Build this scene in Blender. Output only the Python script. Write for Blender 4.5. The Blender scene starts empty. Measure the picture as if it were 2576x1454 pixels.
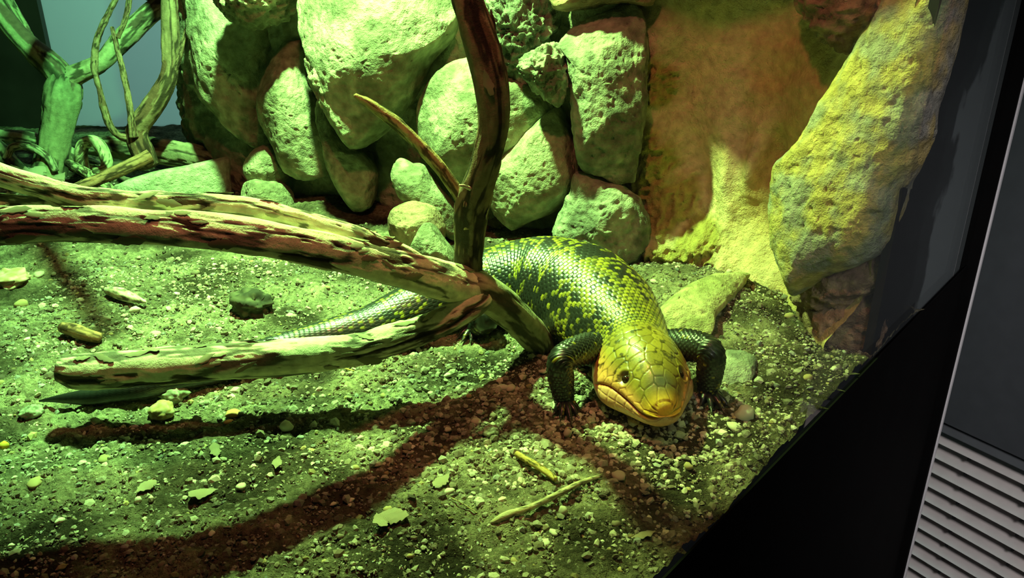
import bpy, bmesh, math, random
import numpy as np
from mathutils import Vector

random.seed(7)
RNG = np.random.default_rng(11)
scene = bpy.context.scene
COL = scene.collection

# ------------------------------------------------------------------ camera
CAM = np.array([0.0, 0.0, 0.27])
PITCH = math.radians(22.6)
FPX, IW, IH = 2000.0, 2576.0, 1454.0
cd = bpy.data.cameras.new('camera')
cd.sensor_width = 36.0
cd.lens = 36.0 * FPX / IW
cd.clip_start = 0.005
cam = bpy.data.objects.new('camera', cd)
COL.objects.link(cam)
cam.location = CAM
cam.rotation_euler = (math.pi / 2 - PITCH, 0, 0)
scene.camera = cam

# ------------------------------------------------------------------ world, lamps, exposure
w = bpy.data.worlds.new('room_dark')
scene.world = w
w.use_nodes = True
w.node_tree.nodes['Background'].inputs[0].default_value = (0.30, 0.33, 0.36, 1)
w.node_tree.nodes['Background'].inputs[1].default_value = 0.012
scene.view_settings.view_transform = 'Standard'
scene.view_settings.look = 'None'
scene.view_settings.gamma = 1.0
scene.view_settings.use_curve_mapping = False
scene.view_settings.exposure = 0.0


def lamp(name, kind, loc, target, energy, color, radius=0.02, angle=90, blend=0.4):
    d = bpy.data.lights.new(name, kind)
    d.energy = energy
    d.color = color
    if kind == 'SPOT':
        d.spot_size = math.radians(angle)
        d.spot_blend = blend
        d.shadow_soft_size = radius
    elif kind == 'POINT':
        d.shadow_soft_size = radius
    else:
        d.size = radius
    o = bpy.data.objects.new(name, d)
    COL.objects.link(o)
    o.location = loc
    o.rotation_euler = (Vector(target) - Vector(loc)).to_track_quat('-Z', 'Y').to_euler()
    return o


lamp('terrarium_daylight_lamp', 'SPOT', (-0.185, 0.69, 0.65), (0.08, 0.80, 0.0), 60.0, (0.60, 1.0, 0.22), 0.013, 124, 0.8)
lamp('terrarium_plant_lamp', 'SPOT', (-0.185, 0.69, 0.65), (-0.48, 0.88, 0.05), 60.0, (0.24, 1.0, 0.33), 0.013, 145, 0.8)
lamp('terrarium_heat_lamp', 'SPOT', (-0.06, 0.34, 0.66), (0.06, 0.70, 0.08), 5.8, (1.0, 0.31, 0.18), 0.018, 112, 0.8)
lamp('room_ceiling_spot', 'SPOT', (0.35, -0.45, 0.75), (0.56, 0.58, -0.14), 36.0, (1.0, 0.93, 0.92), 0.16, 36, 0.5)
lamp('added_panel_backlight', 'AREA', (-0.35, 1.95, 0.35), (-0.45, 1.38, 0.25), 24.0, (0.40, 0.88, 0.74), 0.7)  # unseen light added behind the rear panel to brighten it

# ------------------------------------------------------------------ pixel helpers (measuring the photograph)
cp, sp = math.cos(PITCH), math.sin(PITCH)
RIGHT, FWD, UP = np.array([1.0, 0, 0]), np.array([0, cp, -sp]), np.array([0, sp, cp])


def ray(u, v):
    return RIGHT * (u - IW / 2) / FPX + FWD + UP * (IH / 2 - v) / FPX


def at(u, v, t):
    return CAM + t * ray(u, v)


def gnd(u, v, z=0.0):
    r = ray(u, v)
    return CAM + r * ((z - CAM[2]) / r[2])


# ------------------------------------------------------------------ noise
def _hash(ix, iy, iz, seed):
    h = (ix.astype(np.uint32) * np.uint32(374761393) + iy.astype(np.uint32) * np.uint32(668265263)
         + iz.astype(np.uint32) * np.uint32(2147483647) + np.uint32(seed * 1274126177 & 0xffffffff))
    h = (h ^ (h >> np.uint32(13))) * np.uint32(1274126177)
    h = (h ^ (h >> np.uint32(16))) * np.uint32(2246822519)
    h = h ^ (h >> np.uint32(15))
    return h.astype(np.float64) / 4294967295.0


def vnoise(P, seed=0):
    P = np.asarray(P, float) + 1000.0
    i = np.floor(P).astype(np.int64)
    f = P - i
    f = f * f * f * (f * (f * 6 - 15) + 10)
    out = 0
    for dx in (0, 1):
        wx = f[:, 0] if dx else 1 - f[:, 0]
        for dy in (0, 1):
            wy = f[:, 1] if dy else 1 - f[:, 1]
            for dz in (0, 1):
                wz = f[:, 2] if dz else 1 - f[:, 2]
                out = out + wx * wy * wz * _hash(i[:, 0] + dx, i[:, 1] + dy, i[:, 2] + dz, seed)
    return out * 2 - 1


ROT = np.array([[0.36, 0.48, -0.8], [-0.8, 0.6, 0.0], [0.48, 0.64, 0.6]])


def fbm(P, freq, octv=4, seed=0, gain=0.5):
    P = np.asarray(P, float) * freq
    s, a, tot = 0, 1.0, 0
    for k in range(octv):
        s = s + a * vnoise(P, seed + k)
        tot += a
        a *= gain
        P = P @ ROT.T * 2.03
    return s / tot


def ridged(P, freq, octv=3, seed=0):
    P = np.asarray(P, float) * freq
    s, a, tot = 0, 1.0, 0
    for k in range(octv):
        s = s + a * (1 - 2 * np.abs(vnoise(P, seed + k)))
        tot += a
        a *= 0.5
        P = P @ ROT.T * 2.1
    return s / tot


def sstep(a, b, x):
    t = np.clip((x - a) / (b - a), 0, 1)
    return t * t * (3 - 2 * t)


def catmull(P, n):
    """open Catmull-Rom through the rows of P, n samples evenly spread by arc length of the first three columns"""
    P = np.asarray(P, float)
    Q = np.vstack([2 * P[0] - P[1], P, 2 * P[-1] - P[-2]])
    out = []
    for i in range(1, len(Q) - 2):
        for s in np.linspace(0, 1, 24, endpoint=False):
            a, b, c, d = Q[i - 1], Q[i], Q[i + 1], Q[i + 2]
            out.append(0.5 * (2 * b + (c - a) * s + (2 * a - 5 * b + 4 * c - d) * s * s + (3 * b - a - 3 * c + d) * s ** 3))
    out.append(P[-1])
    out = np.array(out)
    k = min(3, out.shape[1])
    L = np.concatenate([[0], np.cumsum(np.linalg.norm(np.diff(out[:, :k], axis=0), axis=1))])
    x = np.linspace(0, L[-1], n)
    return np.stack([np.interp(x, L, out[:, j]) for j in range(out.shape[1])], 1), L[-1]


def closed_smooth(P, n):
    P = np.asarray(P, float)
    m = len(P)
    out = []
    for i in range(m):
        a, b, c, d = P[i - 1], P[i], P[(i + 1) % m], P[(i + 2) % m]
        for s in np.linspace(0, 1, 12, endpoint=False):
            q = 0.5 * (2 * b + (c - a) * s + (2 * a - 5 * b + 4 * c - d) * s * s + (3 * b - a - 3 * c + d) * s ** 3)
            lin = b + (c - b) * s
            out.append(0.75 * q + 0.25 * lin)
    out = np.array(out + [out[0]])
    L = np.concatenate([[0], np.cumsum(np.linalg.norm(np.diff(out, axis=0), axis=1))])
    x = np.linspace(0, L[-1], n, endpoint=False)
    return np.stack([np.interp(x, L, out[:, j]) for j in range(2)], 1)


# ------------------------------------------------------------------ mesh helpers
def make_mesh(name, V, quads=None, tris=None, col=None, smooth=True):
    me = bpy.data.meshes.new(name)
    V = np.asarray(V, np.float32)
    me.vertices.add(len(V))
    me.vertices.foreach_set('co', V.ravel())
    loops, starts, n = [], [], 0
    if quads is not None and len(quads):
        q = np.asarray(quads, np.int32)
        loops.append(q.ravel())
        starts.append(np.arange(len(q)) * 4)
        n = len(q) * 4
    if tris is not None and len(tris):
        t = np.asarray(tris, np.int32)
        loops.append(t.ravel())
        starts.append(n + np.arange(len(t)) * 3)
    loops = np.concatenate(loops)
    starts = np.concatenate(starts).astype(np.int32)
    me.loops.add(len(loops))
    me.loops.foreach_set('vertex_index', loops)
    me.polygons.add(len(starts))
    me.polygons.foreach_set('loop_start', starts)
    me.update(calc_edges=True)
    me.polygons.foreach_set('use_smooth', np.full(len(starts), smooth, dtype=bool))
    if col is not None:
        c = np.ones((len(V), 4), np.float32)
        c[:, :3] = np.clip(col, 0, 1)
        a = me.color_attributes.new('tint', 'FLOAT_COLOR', 'POINT')
        a.data.foreach_set('color', c.ravel())
    me.validate()
    return me


def add_obj(name, me, mat=None, parent=None, loc=None):
    o = bpy.data.objects.new(name, me)
    COL.objects.link(o)
    if mat is not None and len(me.materials) == 0:
        me.materials.append(mat)
    if parent is not None:
        o.parent = parent
    if loc is not None:
        o.location = loc
    return o


def tag(o, label=None, cat=None, group=None, kind=None):
    for k, v in (('label', label), ('category', cat), ('group', group), ('kind', kind)):
        if v:
            o[k] = v
    return o


def empty(name, loc=(0, 0, 0)):
    o = bpy.data.objects.new(name, None)
    COL.objects.link(o)
    o.location = loc
    o.empty_display_size = 0.02
    return o


def thing(name, label, cat, loc=(0, 0, 0), group=None):
    return tag(empty(name, loc), label, cat, group)


def grid_quads(nr, nc, wrap=False):
    r = np.arange(nr - 1)[:, None]
    m = nc if wrap else nc - 1
    c = np.arange(m)[None, :]
    c2 = (c + 1) % nc
    return np.stack([r * nc + c, r * nc + c2, (r + 1) * nc + c2, (r + 1) * nc + c], -1).reshape(-1, 4)


def box_mesh(name, P0, ex, ey, ez, bevel=0.0):
    """box spanned from P0 by three edge vectors"""
    P0, ex, ey, ez = map(np.asarray, (P0, ex, ey, ez))
    bm = bmesh.new()
    vs = [bm.verts.new(P0 + a * ex + b * ey + c * ez) for c in (0, 1) for b in (0, 1) for a in (0, 1)]
    for f in ((0, 2, 3, 1), (4, 5, 7, 6), (0, 1, 5, 4), (2, 6, 7, 3), (0, 4, 6, 2), (1, 3, 7, 5)):
        bm.faces.new([vs[i] for i in f])
    bmesh.ops.recalc_face_normals(bm, faces=bm.faces)
    if bevel:
        bmesh.ops.bevel(bm, geom=list(bm.edges), offset=bevel, segments=2, affect='EDGES', profile=0.6)
    me = bpy.data.meshes.new(name)
    bm.to_mesh(me)
    bm.free()
    return me


# ------------------------------------------------------------------ materials
def new_mat(name):
    m = bpy.data.materials.new(name)
    m.use_nodes = True
    return m, m.node_tree.nodes, m.node_tree.links, m.node_tree.nodes['Principled BSDF']


def mat_tint(name, rough=0.9, spec=0.2, bump=(), var=(40, 0.25), coat=0.0):
    """per-vertex pigment, varied by noise, with one or more bump layers (scale, distance)"""
    m, N, L, b = new_mat(name)
    att = N.new('ShaderNodeAttribute')
    att.attribute_name = 'tint'
    tc = N.new('ShaderNodeTexCoord')
    nz = N.new('ShaderNodeTexNoise')
    nz.inputs['Scale'].default_value = var[0]
    nz.inputs['Detail'].default_value = 6
    L.new(tc.outputs['Object'], nz.inputs['Vector'])
    mr = N.new('ShaderNodeMapRange')
    mr.inputs[1].default_value = 0.3
    mr.inputs[2].default_value = 0.7
    mr.inputs[3].default_value = 1 - var[1]
    mr.inputs[4].default_value = 1 + var[1]
    L.new(nz.outputs['Fac'], mr.inputs[0])
    mx = N.new('ShaderNodeVectorMath')
    mx.operation = 'SCALE'
    L.new(att.outputs['Color'], mx.inputs[0])
    L.new(mr.outputs[0], mx.inputs['Scale'])
    L.new(mx.outputs[0], b.inputs['Base Color'])
    b.inputs['Roughness'].default_value = rough
    b.inputs['Specular IOR Level'].default_value = spec
    b.inputs['Coat Weight'].default_value = coat
    b.inputs['Coat Roughness'].default_value = 0.15
    prev = None
    for sc, dist in bump:
        n2 = N.new('ShaderNodeTexNoise')
        n2.inputs['Scale'].default_value = sc
        n2.inputs['Detail'].default_value = 4
        L.new(tc.outputs['Object'], n2.inputs['Vector'])
        bp = N.new('ShaderNodeBump')
        bp.inputs['Strength'].default_value = 1.0
        bp.inputs['Distance'].default_value = dist
        L.new(n2.outputs['Fac'], bp.inputs['Height'])
        if prev:
            L.new(prev.outputs[0], bp.inputs['Normal'])
        prev = bp
    if prev:
        L.new(prev.outputs[0], b.inputs['Normal'])
    return m


def mat_plain(name, col, rough=0.6, spec=0.3, var=(30, 0.15), metal=0.0):
    m, N, L, b = new_mat(name)
    tc = N.new('ShaderNodeTexCoord')
    nz = N.new('ShaderNodeTexNoise')
    nz.inputs['Scale'].default_value = var[0]
    nz.inputs['Detail'].default_value = 5
    L.new(tc.outputs['Object'], nz.inputs['Vector'])
    rp = N.new('ShaderNodeValToRGB')
    rp.color_ramp.elements[0].position = 0.3
    rp.color_ramp.elements[1].position = 0.7
    rp.color_ramp.elements[0].color = (*[c * (1 - var[1]) for c in col], 1)
    rp.color_ramp.elements[1].color = (*[min(1, c * (1 + var[1])) for c in col], 1)
    L.new(nz.outputs['Fac'], rp.inputs[0])
    L.new(rp.outputs[0], b.inputs['Base Color'])
    b.inputs['Roughness'].default_value = rough
    b.inputs['Specular IOR Level'].default_value = spec
    b.inputs['Metallic'].default_value = metal
    return m


M_ROCK = mat_tint('pitted_limestone', 0.95, 0.12, ((260, 0.0022), (900, 0.0010)), (110, 0.32))
M_WALL = mat_tint('sculpted_cement', 0.95, 0.12, ((260, 0.0022), (800, 0.0012)), (120, 0.25))
M_BARK = mat_tint('peeling_bark', 0.85, 0.2, ((500, 0.0005), (1500, 0.0003)), (160, 0.25))
M_SOIL = mat_tint('crumbly_soil', 1.0, 0.1, ((420, 0.003), (1200, 0.0012)), (260, 0.5))
M_GRAIN = mat_tint('gravel_grain', 0.8, 0.25, (), (900, 0.15))
M_SKIN = mat_tint('skink_scales', 0.34, 0.6, ((2200, 0.00008),), (700, 0.12), 0.25)
M_EYE = mat_plain('skink_eye', (0.02, 0.008, 0.004), 0.08, 0.8)
M_CLAW = mat_plain('skink_claw', (0.05, 0.045, 0.03), 0.3, 0.5)
M_BLACK = mat_plain('black_base', (0.004, 0.004, 0.004), 0.9, 0.05)
M_GREY = mat_plain('grey_back_panel', (0.26, 0.24, 0.30), 0.55, 0.3, (6, 0.12))
nt_ = M_GREY.node_tree
tl_ = nt_.nodes.new('ShaderNodeBsdfTranslucent'); tl_.inputs[0].default_value = (0.5, 0.5, 0.5, 1)
ms_ = nt_.nodes.new('ShaderNodeMixShader'); ms_.inputs[0].default_value = 0.6  # translucent so the added light behind makes the panel glow
nt_.links.new(nt_.nodes['Principled BSDF'].outputs[0], ms_.inputs[1]); nt_.links.new(tl_.outputs[0], ms_.inputs[2])
nt_.links.new(ms_.outputs[0], nt_.nodes['Material Output'].inputs['Surface'])
M_DARK = mat_plain('dark_side_panel', (0.02, 0.014, 0.013), 0.35, 0.4, (9, 0.5))
M_OUTER = mat_plain('painted_wall', (0.075, 0.08, 0.09), 0.7, 0.2, (60, 0.06))
M_FRAME = mat_plain('vent_frame_paint', (0.16, 0.175, 0.19), 0.6, 0.3, (80, 0.06))
M_SLAT = mat_plain('vent_slat_paint', (0.62, 0.57, 0.56), 0.55, 0.3, (60, 0.06))
M_FIN = mat_plain('vent_fin_dark', (0.02, 0.02, 0.02), 0.6, 0.2)
M_CHROME = mat_plain('polished_glass_edge', (0.9, 0.9, 0.92), 0.4, 0.6, (40, 0.05), 0.0)
M_DRY = mat_tint('dry_stalk', 0.8, 0.2, ((900, 0.0003),), (200, 0.2))


def mat_glass():
    m, N, L, b = new_mat('clear_pane')
    N.remove(b)
    out = N['Material Output']
    tr = N.new('ShaderNodeBsdfTransparent')
    tr.inputs[0].default_value = (0.965, 0.985, 0.975, 1)
    gl = N.new('ShaderNodeBsdfGlossy')
    gl.inputs['Roughness'].default_value = 0.02
    geo = N.new('ShaderNodeNewGeometry')
    dt = N.new('ShaderNodeVectorMath'); dt.operation = 'DOT_PRODUCT'
    L.new(geo.outputs['Normal'], dt.inputs[0]); L.new(geo.outputs['Incoming'], dt.inputs[1])

    def mth(op, a_, b_):
        k = N.new('ShaderNodeMath'); k.operation = op
        for i_, x_ in enumerate((a_, b_)):
            if x_ is None:
                continue
            if isinstance(x_, (int, float)):
                k.inputs[i_].default_value = x_
            else:
                L.new(x_, k.inputs[i_])
        return k.outputs[0]
    c_ = mth('ABSOLUTE', dt.outputs['Value'], None)
    s5 = mth('POWER', mth('SUBTRACT', 1.0, c_), 5.0)
    fr_ = mth('ADD', mth('MULTIPLY', s5, 0.965), 0.035)      # Schlick reflectance of glass
    mx = N.new('ShaderNodeMixShader')
    L.new(fr_, mx.inputs[0])
    L.new(tr.outputs[0], mx.inputs[1])
    L.new(gl.outputs[0], mx.inputs[2])
    L.new(mx.outputs[0], out.inputs['Surface'])
    return m


M_GLASS = mat_glass()

# ------------------------------------------------------------------ plan of the tank
GA = np.array([0.066, 0.294])                       # a point on the inside of the front glass at soil level
GD = np.array([0.6587, 0.7524]); GD /= np.linalg.norm(GD)   # along the glass, away from the camera
GN = np.array([-GD[1], GD[0]])                      # into the tank
CORNER = np.array([0.43, 0.71])
WALL_XY = np.array([(-0.44, 1.08), (-0.40, 1.02), (-0.29, 0.955), (-0.153, 0.885), (0.005, 0.815), (0.119, 0.755),
                    (0.205, 0.715), (0.252, 0.655), (0.262, 0.585), (0.262, 0.531)])
wc, WL = catmull(WALL_XY, 600)
wt = np.gradient(wc, axis=0)
wt /= np.linalg.norm(wt, axis=1)[:, None]
wn = np.stack([-wt[:, 1], wt[:, 0]], 1) * -1        # into the tank
WA = np.linspace(0, WL, 600)


def wall_hit(u, v):
    """where the line of sight meets the plain wall curve: (a, z, t)"""
    r = ray(u, v)
    best = None
    d = r[:2]
    side = wc[:, 0] * d[1] - wc[:, 1] * d[0]
    for k in np.where(side[:-1] * side[1:] <= 0)[0]:
        f = side[k] / (side[k] - side[k + 1] + 1e-12)
        p = wc[k] + f * (wc[k + 1] - wc[k])
        t = p @ d / (d @ d)
        if t > 0 and (best is None or t < best[2]):
            best = (WA[k] + f * (WA[1] - WA[0]), CAM[2] + t * r[2], t)
    return best


def wall_normal(a):
    return np.array([np.interp(a, WA, wn[:, 0]), np.interp(a, WA, wn[:, 1]), 0.0])


POLY = np.vstack([wc[::6], [(0.262, 0.52)], GA + GD * 0.29, GA - GD * 0.9, [(-1.5, 0.0), (-1.5, 1.45), (-0.46, 1.45)]])


def in_tank(P):
    x, y = P[:, 0], P[:, 1]
    ins = np.zeros(len(P), bool)
    j = len(POLY) - 1
    for i in range(len(POLY)):
        xi, yi = POLY[i]
        xj, yj = POLY[j]
        c = ((yi > y) != (yj > y)) & (x < (xj - xi) * (y - yi) / (yj - yi + 1e-12) + xi)
        ins ^= c
        j = i
    return ins


def soil_z(x, y):
    x, y = np.asarray(x, float), np.asarray(y, float)
    P = np.stack([x, y, np.zeros_like(x)], -1).reshape(-1, 3)
    z = 0.006 * fbm(P, 9, 3, 5).reshape(x.shape)
    for cx, cy, r, h in ((0.165, 0.62, 0.07, 0.016), (-0.1, 0.62, 0.10, -0.006), (-0.33, 0.55, 0.1, 0.004),
                         (0.0, 0.72, 0.06, 0.010), (-0.2, 0.86, 0.10, 0.006), (0.19, 0.50, 0.05, 0.004), (0.13, 0.34, 0.07, -0.003)):
        z = z + h * np.exp(-((x - cx) ** 2 + (y - cy) ** 2) / r ** 2)
    return z


# ------------------------------------------------------------------ the soil bed
xs = np.concatenate([np.linspace(-1.4, -0.5, 150, endpoint=False), np.linspace(-0.5, 0.34, 330)])
ys = np.concatenate([np.linspace(0.05, 0.8, 330, endpoint=False), np.linspace(0.8, 1.4, 130)])
X, Y = np.meshgrid(xs, ys)
d = (X - GA[0]) * GN[0] + (Y - GA[1]) * GN[1]
snap = (d < 0) & (d > -0.006)
X = np.where(snap, X - d * GN[0], X)
Y = np.where(snap, Y - d * GN[1], Y)
P3 = np.stack([X.ravel(), Y.ravel(), np.zeros(X.size)], 1)
Z = soil_z(X, Y).ravel()
fine = fbm(P3, 70, 4, 31)
Z2 = Z + 0.0045 * fine + 0.002 * ridged(P3, 160, 2, 8)
dn = sstep(-0.5, 0.6, fbm(P3, 22, 3, 44))[:, None]
soilc = np.array([0.045, 0.037, 0.023]) * (1 - dn) + np.array([0.27, 0.24, 0.15]) * dn
front_shade = sstep(0.42, 0.31, P3[:, 1] + 0.05 * fbm(P3, 11, 3, 52))[:, None]  # lamp falloff towards the front, painted into the soil colour
soilc = soilc * (1 - 0.45 * front_shade)
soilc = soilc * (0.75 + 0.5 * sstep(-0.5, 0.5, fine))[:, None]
q = grid_quads(len(ys), len(xs))
keep = (d.ravel()[q] > -0.0061).all(1)
# drop what lies deep behind the rock wall
cen = P3[q].mean(1)
keep &= ~((cen[:, 0] > -0.40) & (cen[:, 1] > np.interp(cen[:, 0], WALL_XY[1:8, 0], WALL_XY[1:8, 1]) + 0.05))
q = q[keep]
used = np.unique(q)
remap = np.zeros(len(P3), int)
remap[used] = np.arange(len(used))
V = np.stack([P3[:, 0], P3[:, 1], Z2], 1)[used]
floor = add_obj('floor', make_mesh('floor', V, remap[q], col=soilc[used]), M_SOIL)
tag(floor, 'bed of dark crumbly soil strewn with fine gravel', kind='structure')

# ------------------------------------------------------------------ the sculpted rock wall
na, nz_ = 620, 300
aa = np.linspace(0, WL, na)
zz = np.linspace(-0.03, 0.46, nz_)
A, ZZ = np.meshgrid(aa, zz)
cx = np.interp(A, WA, wc[:, 0]); cy = np.interp(A, WA, wc[:, 1])
nx = np.interp(A, WA, wn[:, 0]); ny = np.interp(A, WA, wn[:, 1])
PB = np.stack([cx.ravel(), cy.ravel(), ZZ.ravel()], 1)
aR, zR, _ = wall_hit(1640, 300)                     # where the smooth plaster takes over from the stones
right = sstep(aR - 0.03, aR + 0.03, A + 0.03 * fbm(PB, 14, 2, 3).reshape(A.shape)).ravel()
off = (1 - right) * (0.016 * fbm(PB, 16, 4, 2) + 0.006 * ridged(PB, 45, 3, 6)) + right * (0.009 * fbm(PB, 13, 4, 12) + 0.0022 * fbm(PB, 80, 3, 13) - 0.004 * np.clip(ridged(PB, 22, 3, 14) - 0.55, 0, 1))
BUMPS = [  # pixel centre, radius along / up (m), height (m)
    (1655, 380, 0.016, 0.030, 0.022), (1640, 200, 0.014, 0.05, 0.016), (1690, 520, 0.02, 0.025, 0.022),
    (1770, 600, 0.022, 0.022, 0.024), (1640, 590, 0.02, 0.02, 0.022), (1600, 620, 0.02, 0.02, 0.018),
    (1690, 300, 0.03, 0.08, -0.018), (1760, 420, 0.02, 0.05, -0.012),
    (1830, 450, 0.011, 0.030, 0.016), (1850, 540, 0.010, 0.030, 0.016), (1870, 640, 0.012, 0.030, 0.016),
    (1905, 420, 0.011, 0.040, 0.016), (1790, 370, 0.02, 0.03, 0.008),
    (1950, 400, 0.009, 0.02, -0.014),
    (2050, 230, 0.03, 0.05, 0.012), (2190, 200, 0.02, 0.12, 0.016), (1930, 600, 0.02, 0.06, 0.010),
    (1960, 760, 0.025, 0.05, 0.014), (2120, 420, 0.03, 0.06, 0.012), (2300, 120, 0.02, 0.10, 0.012),
]
for (u, v, ra, rz, h) in BUMPS:
    a0, z0, t0 = wall_hit(u, v)
    off = off + h * np.exp(-((A.ravel() - a0) / ra) ** 2 - ((ZZ.ravel() - z0) / rz) ** 2)
lowflare = 0.03 * np.exp(-(ZZ.ravel() / 0.03) ** 2) * right
off = off + lowflare
rub = sstep(0.0, 0.5, fbm(PB, 40, 3, 17)) * (1 - right)
V = PB + np.stack([nx.ravel() * off, ny.ravel() * off, np.zeros(A.size)], 1)
cement = np.array([0.40, 0.38, 0.28])
dark = np.array([0.14, 0.13, 0.09])
ochre = np.array([0.56, 0.41, 0.20])
cream = np.array([0.68, 0.54, 0.34])
f1 = sstep(-0.35, 0.35, fbm(PB, 26, 4, 21))[:, None]
leftc = dark * (1 - f1) + cement * f1
f2 = sstep(-0.4, 0.4, fbm(PB, 12, 4, 23))[:, None]
rightc = (ochre * (1 - f2) + cream * f2)
lich = np.zeros(A.size)
for (u, v, r_) in ((1640, 210, 0.026), (1620, 360, 0.022), (1655, 400, 0.022), (1690, 510, 0.03), (1770, 600, 0.034), (1700, 640, 0.03), (1640, 460, 0.02)):
    a0, z0, t0 = wall_hit(u, v)
    lich = np.maximum(lich, np.exp(-(((A.ravel() - a0) ** 2 + (ZZ.ravel() - z0) ** 2) / r_ ** 2)))
lich = sstep(0.25, 0.7, lich + 0.3 * fbm(PB, 60, 3, 29))[:, None]
V += np.stack([nx.ravel(), ny.ravel(), np.zeros(A.size)], 1) * (lich[:, 0] * 0.007 * np.clip(ridged(PB, 130, 2, 33), -0.3, 1))[:, None]
wallc = leftc * (1 - right[:, None]) + rightc * right[:, None]
wallc = wallc * (1 - lich) + np.array([0.36, 0.29, 0.09]) * lich
wall_right = add_obj('wall_right', make_mesh('wall_right', V, grid_quads(nz_, na), col=wallc), M_WALL)
tag(wall_right, 'sculpted rock wall of pale stones and ochre plaster behind the lizard', kind='structure')


# ------------------------------------------------------------------ stones
def stone_mesh(name, pts3, c, n, thick, back, amp, freq, colfn, seed, M=150, R=44, grad=(0, 0), sharp=2.4, detail=0.0, facets=0):
    """a pillow of stone: outline pts3 round the centre c, bulging by thick along n and by back behind"""
    n = n / np.linalg.norm(n)
    ex = np.cross([0, 0, 1.0], n)
    ex /= np.linalg.norm(ex)
    ey = np.cross(n, ex)
    P2 = np.stack([(pts3 - c) @ ex, (pts3 - c) @ ey], 1)
    P2 = closed_smooth(P2, M)
    size = np.sqrt(np.abs(np.mean(np.sum(P2 ** 2, 1))))
    rows, nrm = [], []
    for side, th, RR in ((1, thick, R), (-1, back, R // 3)):
        js = range(0, RR + 1) if side == 1 else range(RR - 1, -1, -1)
        for j in js:
            rho = math.sin(math.pi / 2 * j / RR)
            h = th * max(0.0, 1 - rho ** sharp) ** (1 / 1.9)
            p = P2 * rho
            hh = side * h * (1 + (p[:, 0] * grad[0] + p[:, 1] * grad[1]) / size * (1 if side == 1 else 0))
            rows.append(c + p[:, :1] * ex + p[:, 1:] * ey + hh[:, None] * n)
            rad = p / (np.linalg.norm(p, axis=1)[:, None] + 1e-9)
            nn = rad[:, :1] * ex * rho + rad[:, 1:] * ey * rho + n * side * math.sqrt(max(0, 1 - rho ** 2)) 
            nrm.append(nn)
    V = np.concatenate(rows)
    NN = np.concatenate(nrm)
    NN /= np.linalg.norm(NN, axis=1)[:, None] + 1e-9
    rf = np.random.default_rng(seed + 400)
    for _ in range(facets):
        a_ = rf.uniform(0, 2 * math.pi)
        dvec = n * rf.uniform(0.6, 1.0) + (math.cos(a_) * ex + math.sin(a_) * ey) * rf.uniform(0.3, 0.9)
        dvec /= np.linalg.norm(dvec)
        pr = (V - c) @ dvec
        lim = np.quantile(pr, rf.uniform(0.86, 0.95))
        V = V - np.clip(pr - lim, 0, None)[:, None] * dvec * 0.8
    big = fbm(V, freq, 4, seed)
    small = fbm(V, freq * 5, 3, seed + 9)
    pit = np.clip(fbm(V, freq * 9, 2, seed + 5) - 0.25, 0, 1)
    V = V + NN * (amp * big + amp * 0.28 * small - amp * 0.9 * pit + detail * ridged(V, freq * 3, 2, seed + 3))[:, None]
    nr = len(rows)
    col = colfn(V, big, small)
    return make_mesh(name, V, grid_quads(nr, M, True), col=col)


def rock_col(c1, c2, freq=30, seed=0, lo=-0.35, hi=0.35):
    c1, c2 = np.array(c1), np.array(c2)

    def f(V, big, small):
        k = sstep(lo, hi, fbm(V, freq, 4, seed) + 0.25 * small)[:, None]
        return (c1 * (1 - k) + c2 * k) * (0.9 + 0.2 * sstep(-0.6, 0.6, small))[:, None]
    return f


PALE = ((0.175, 0.165, 0.11), (0.36, 0.34, 0.24))
GREYG = ((0.15, 0.155, 0.12), (0.32, 0.32, 0.25))
BROWN = ((0.20, 0.13, 0.09), (0.36, 0.26, 0.17))
OCHRE = ((0.36, 0.36, 0.31), (0.52, 0.43, 0.17))
DARKR = ((0.10, 0.08, 0.06), (0.24, 0.19, 0.13))


def px_stone(name, parent, outline, off_m=0.0, thick=0.03, amp=0.004, freq=28, colr=PALE, seed=0, t=None, up=0.15, face=0.5,
             back=0.04, grad=(0, 0), sharp=2.4, detail=0.0, mat=None, R=44, M=150, cfreq=30, ground=False, zlift=0.0, facets=6):
    o = np.array(outline, float)
    cu, cv = o.mean(0)
    wh = wall_hit(cu, cv)
    tc = (t if t is not None else wh[2]) - off_m
    r = ray(cu, cv)
    c = at(cu, cv, tc)
    tocam = -r / np.linalg.norm(r)
    tocam = np.array([tocam[0], tocam[1], tocam[2] * 0.4])
    wnrm = wall_normal(wh[0]) if wh is not None else tocam
    n = tocam * face + wnrm * (1 - face) + np.array([0, 0, up])
    n /= np.linalg.norm(n)
    if ground:
        c = gnd(cu, cv); c[2] = float(soil_z(c[0], c[1])) + zlift; n = np.array([0.02, -0.05, 1.0]); n /= np.linalg.norm(n)
    pts = []
    for (u, v) in o:
        rr = ray(u, v)
        pts.append(CAM + rr * (((c - CAM) @ n) / (rr @ n)))
    me = stone_mesh(name, np.array(pts), c, n, thick, back, amp, freq, rock_col(*colr, freq=cfreq, seed=seed + 50), seed, M, R, grad, sharp, detail, facets)
    return add_obj(name, me, mat or M_ROCK, parent)


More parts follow.
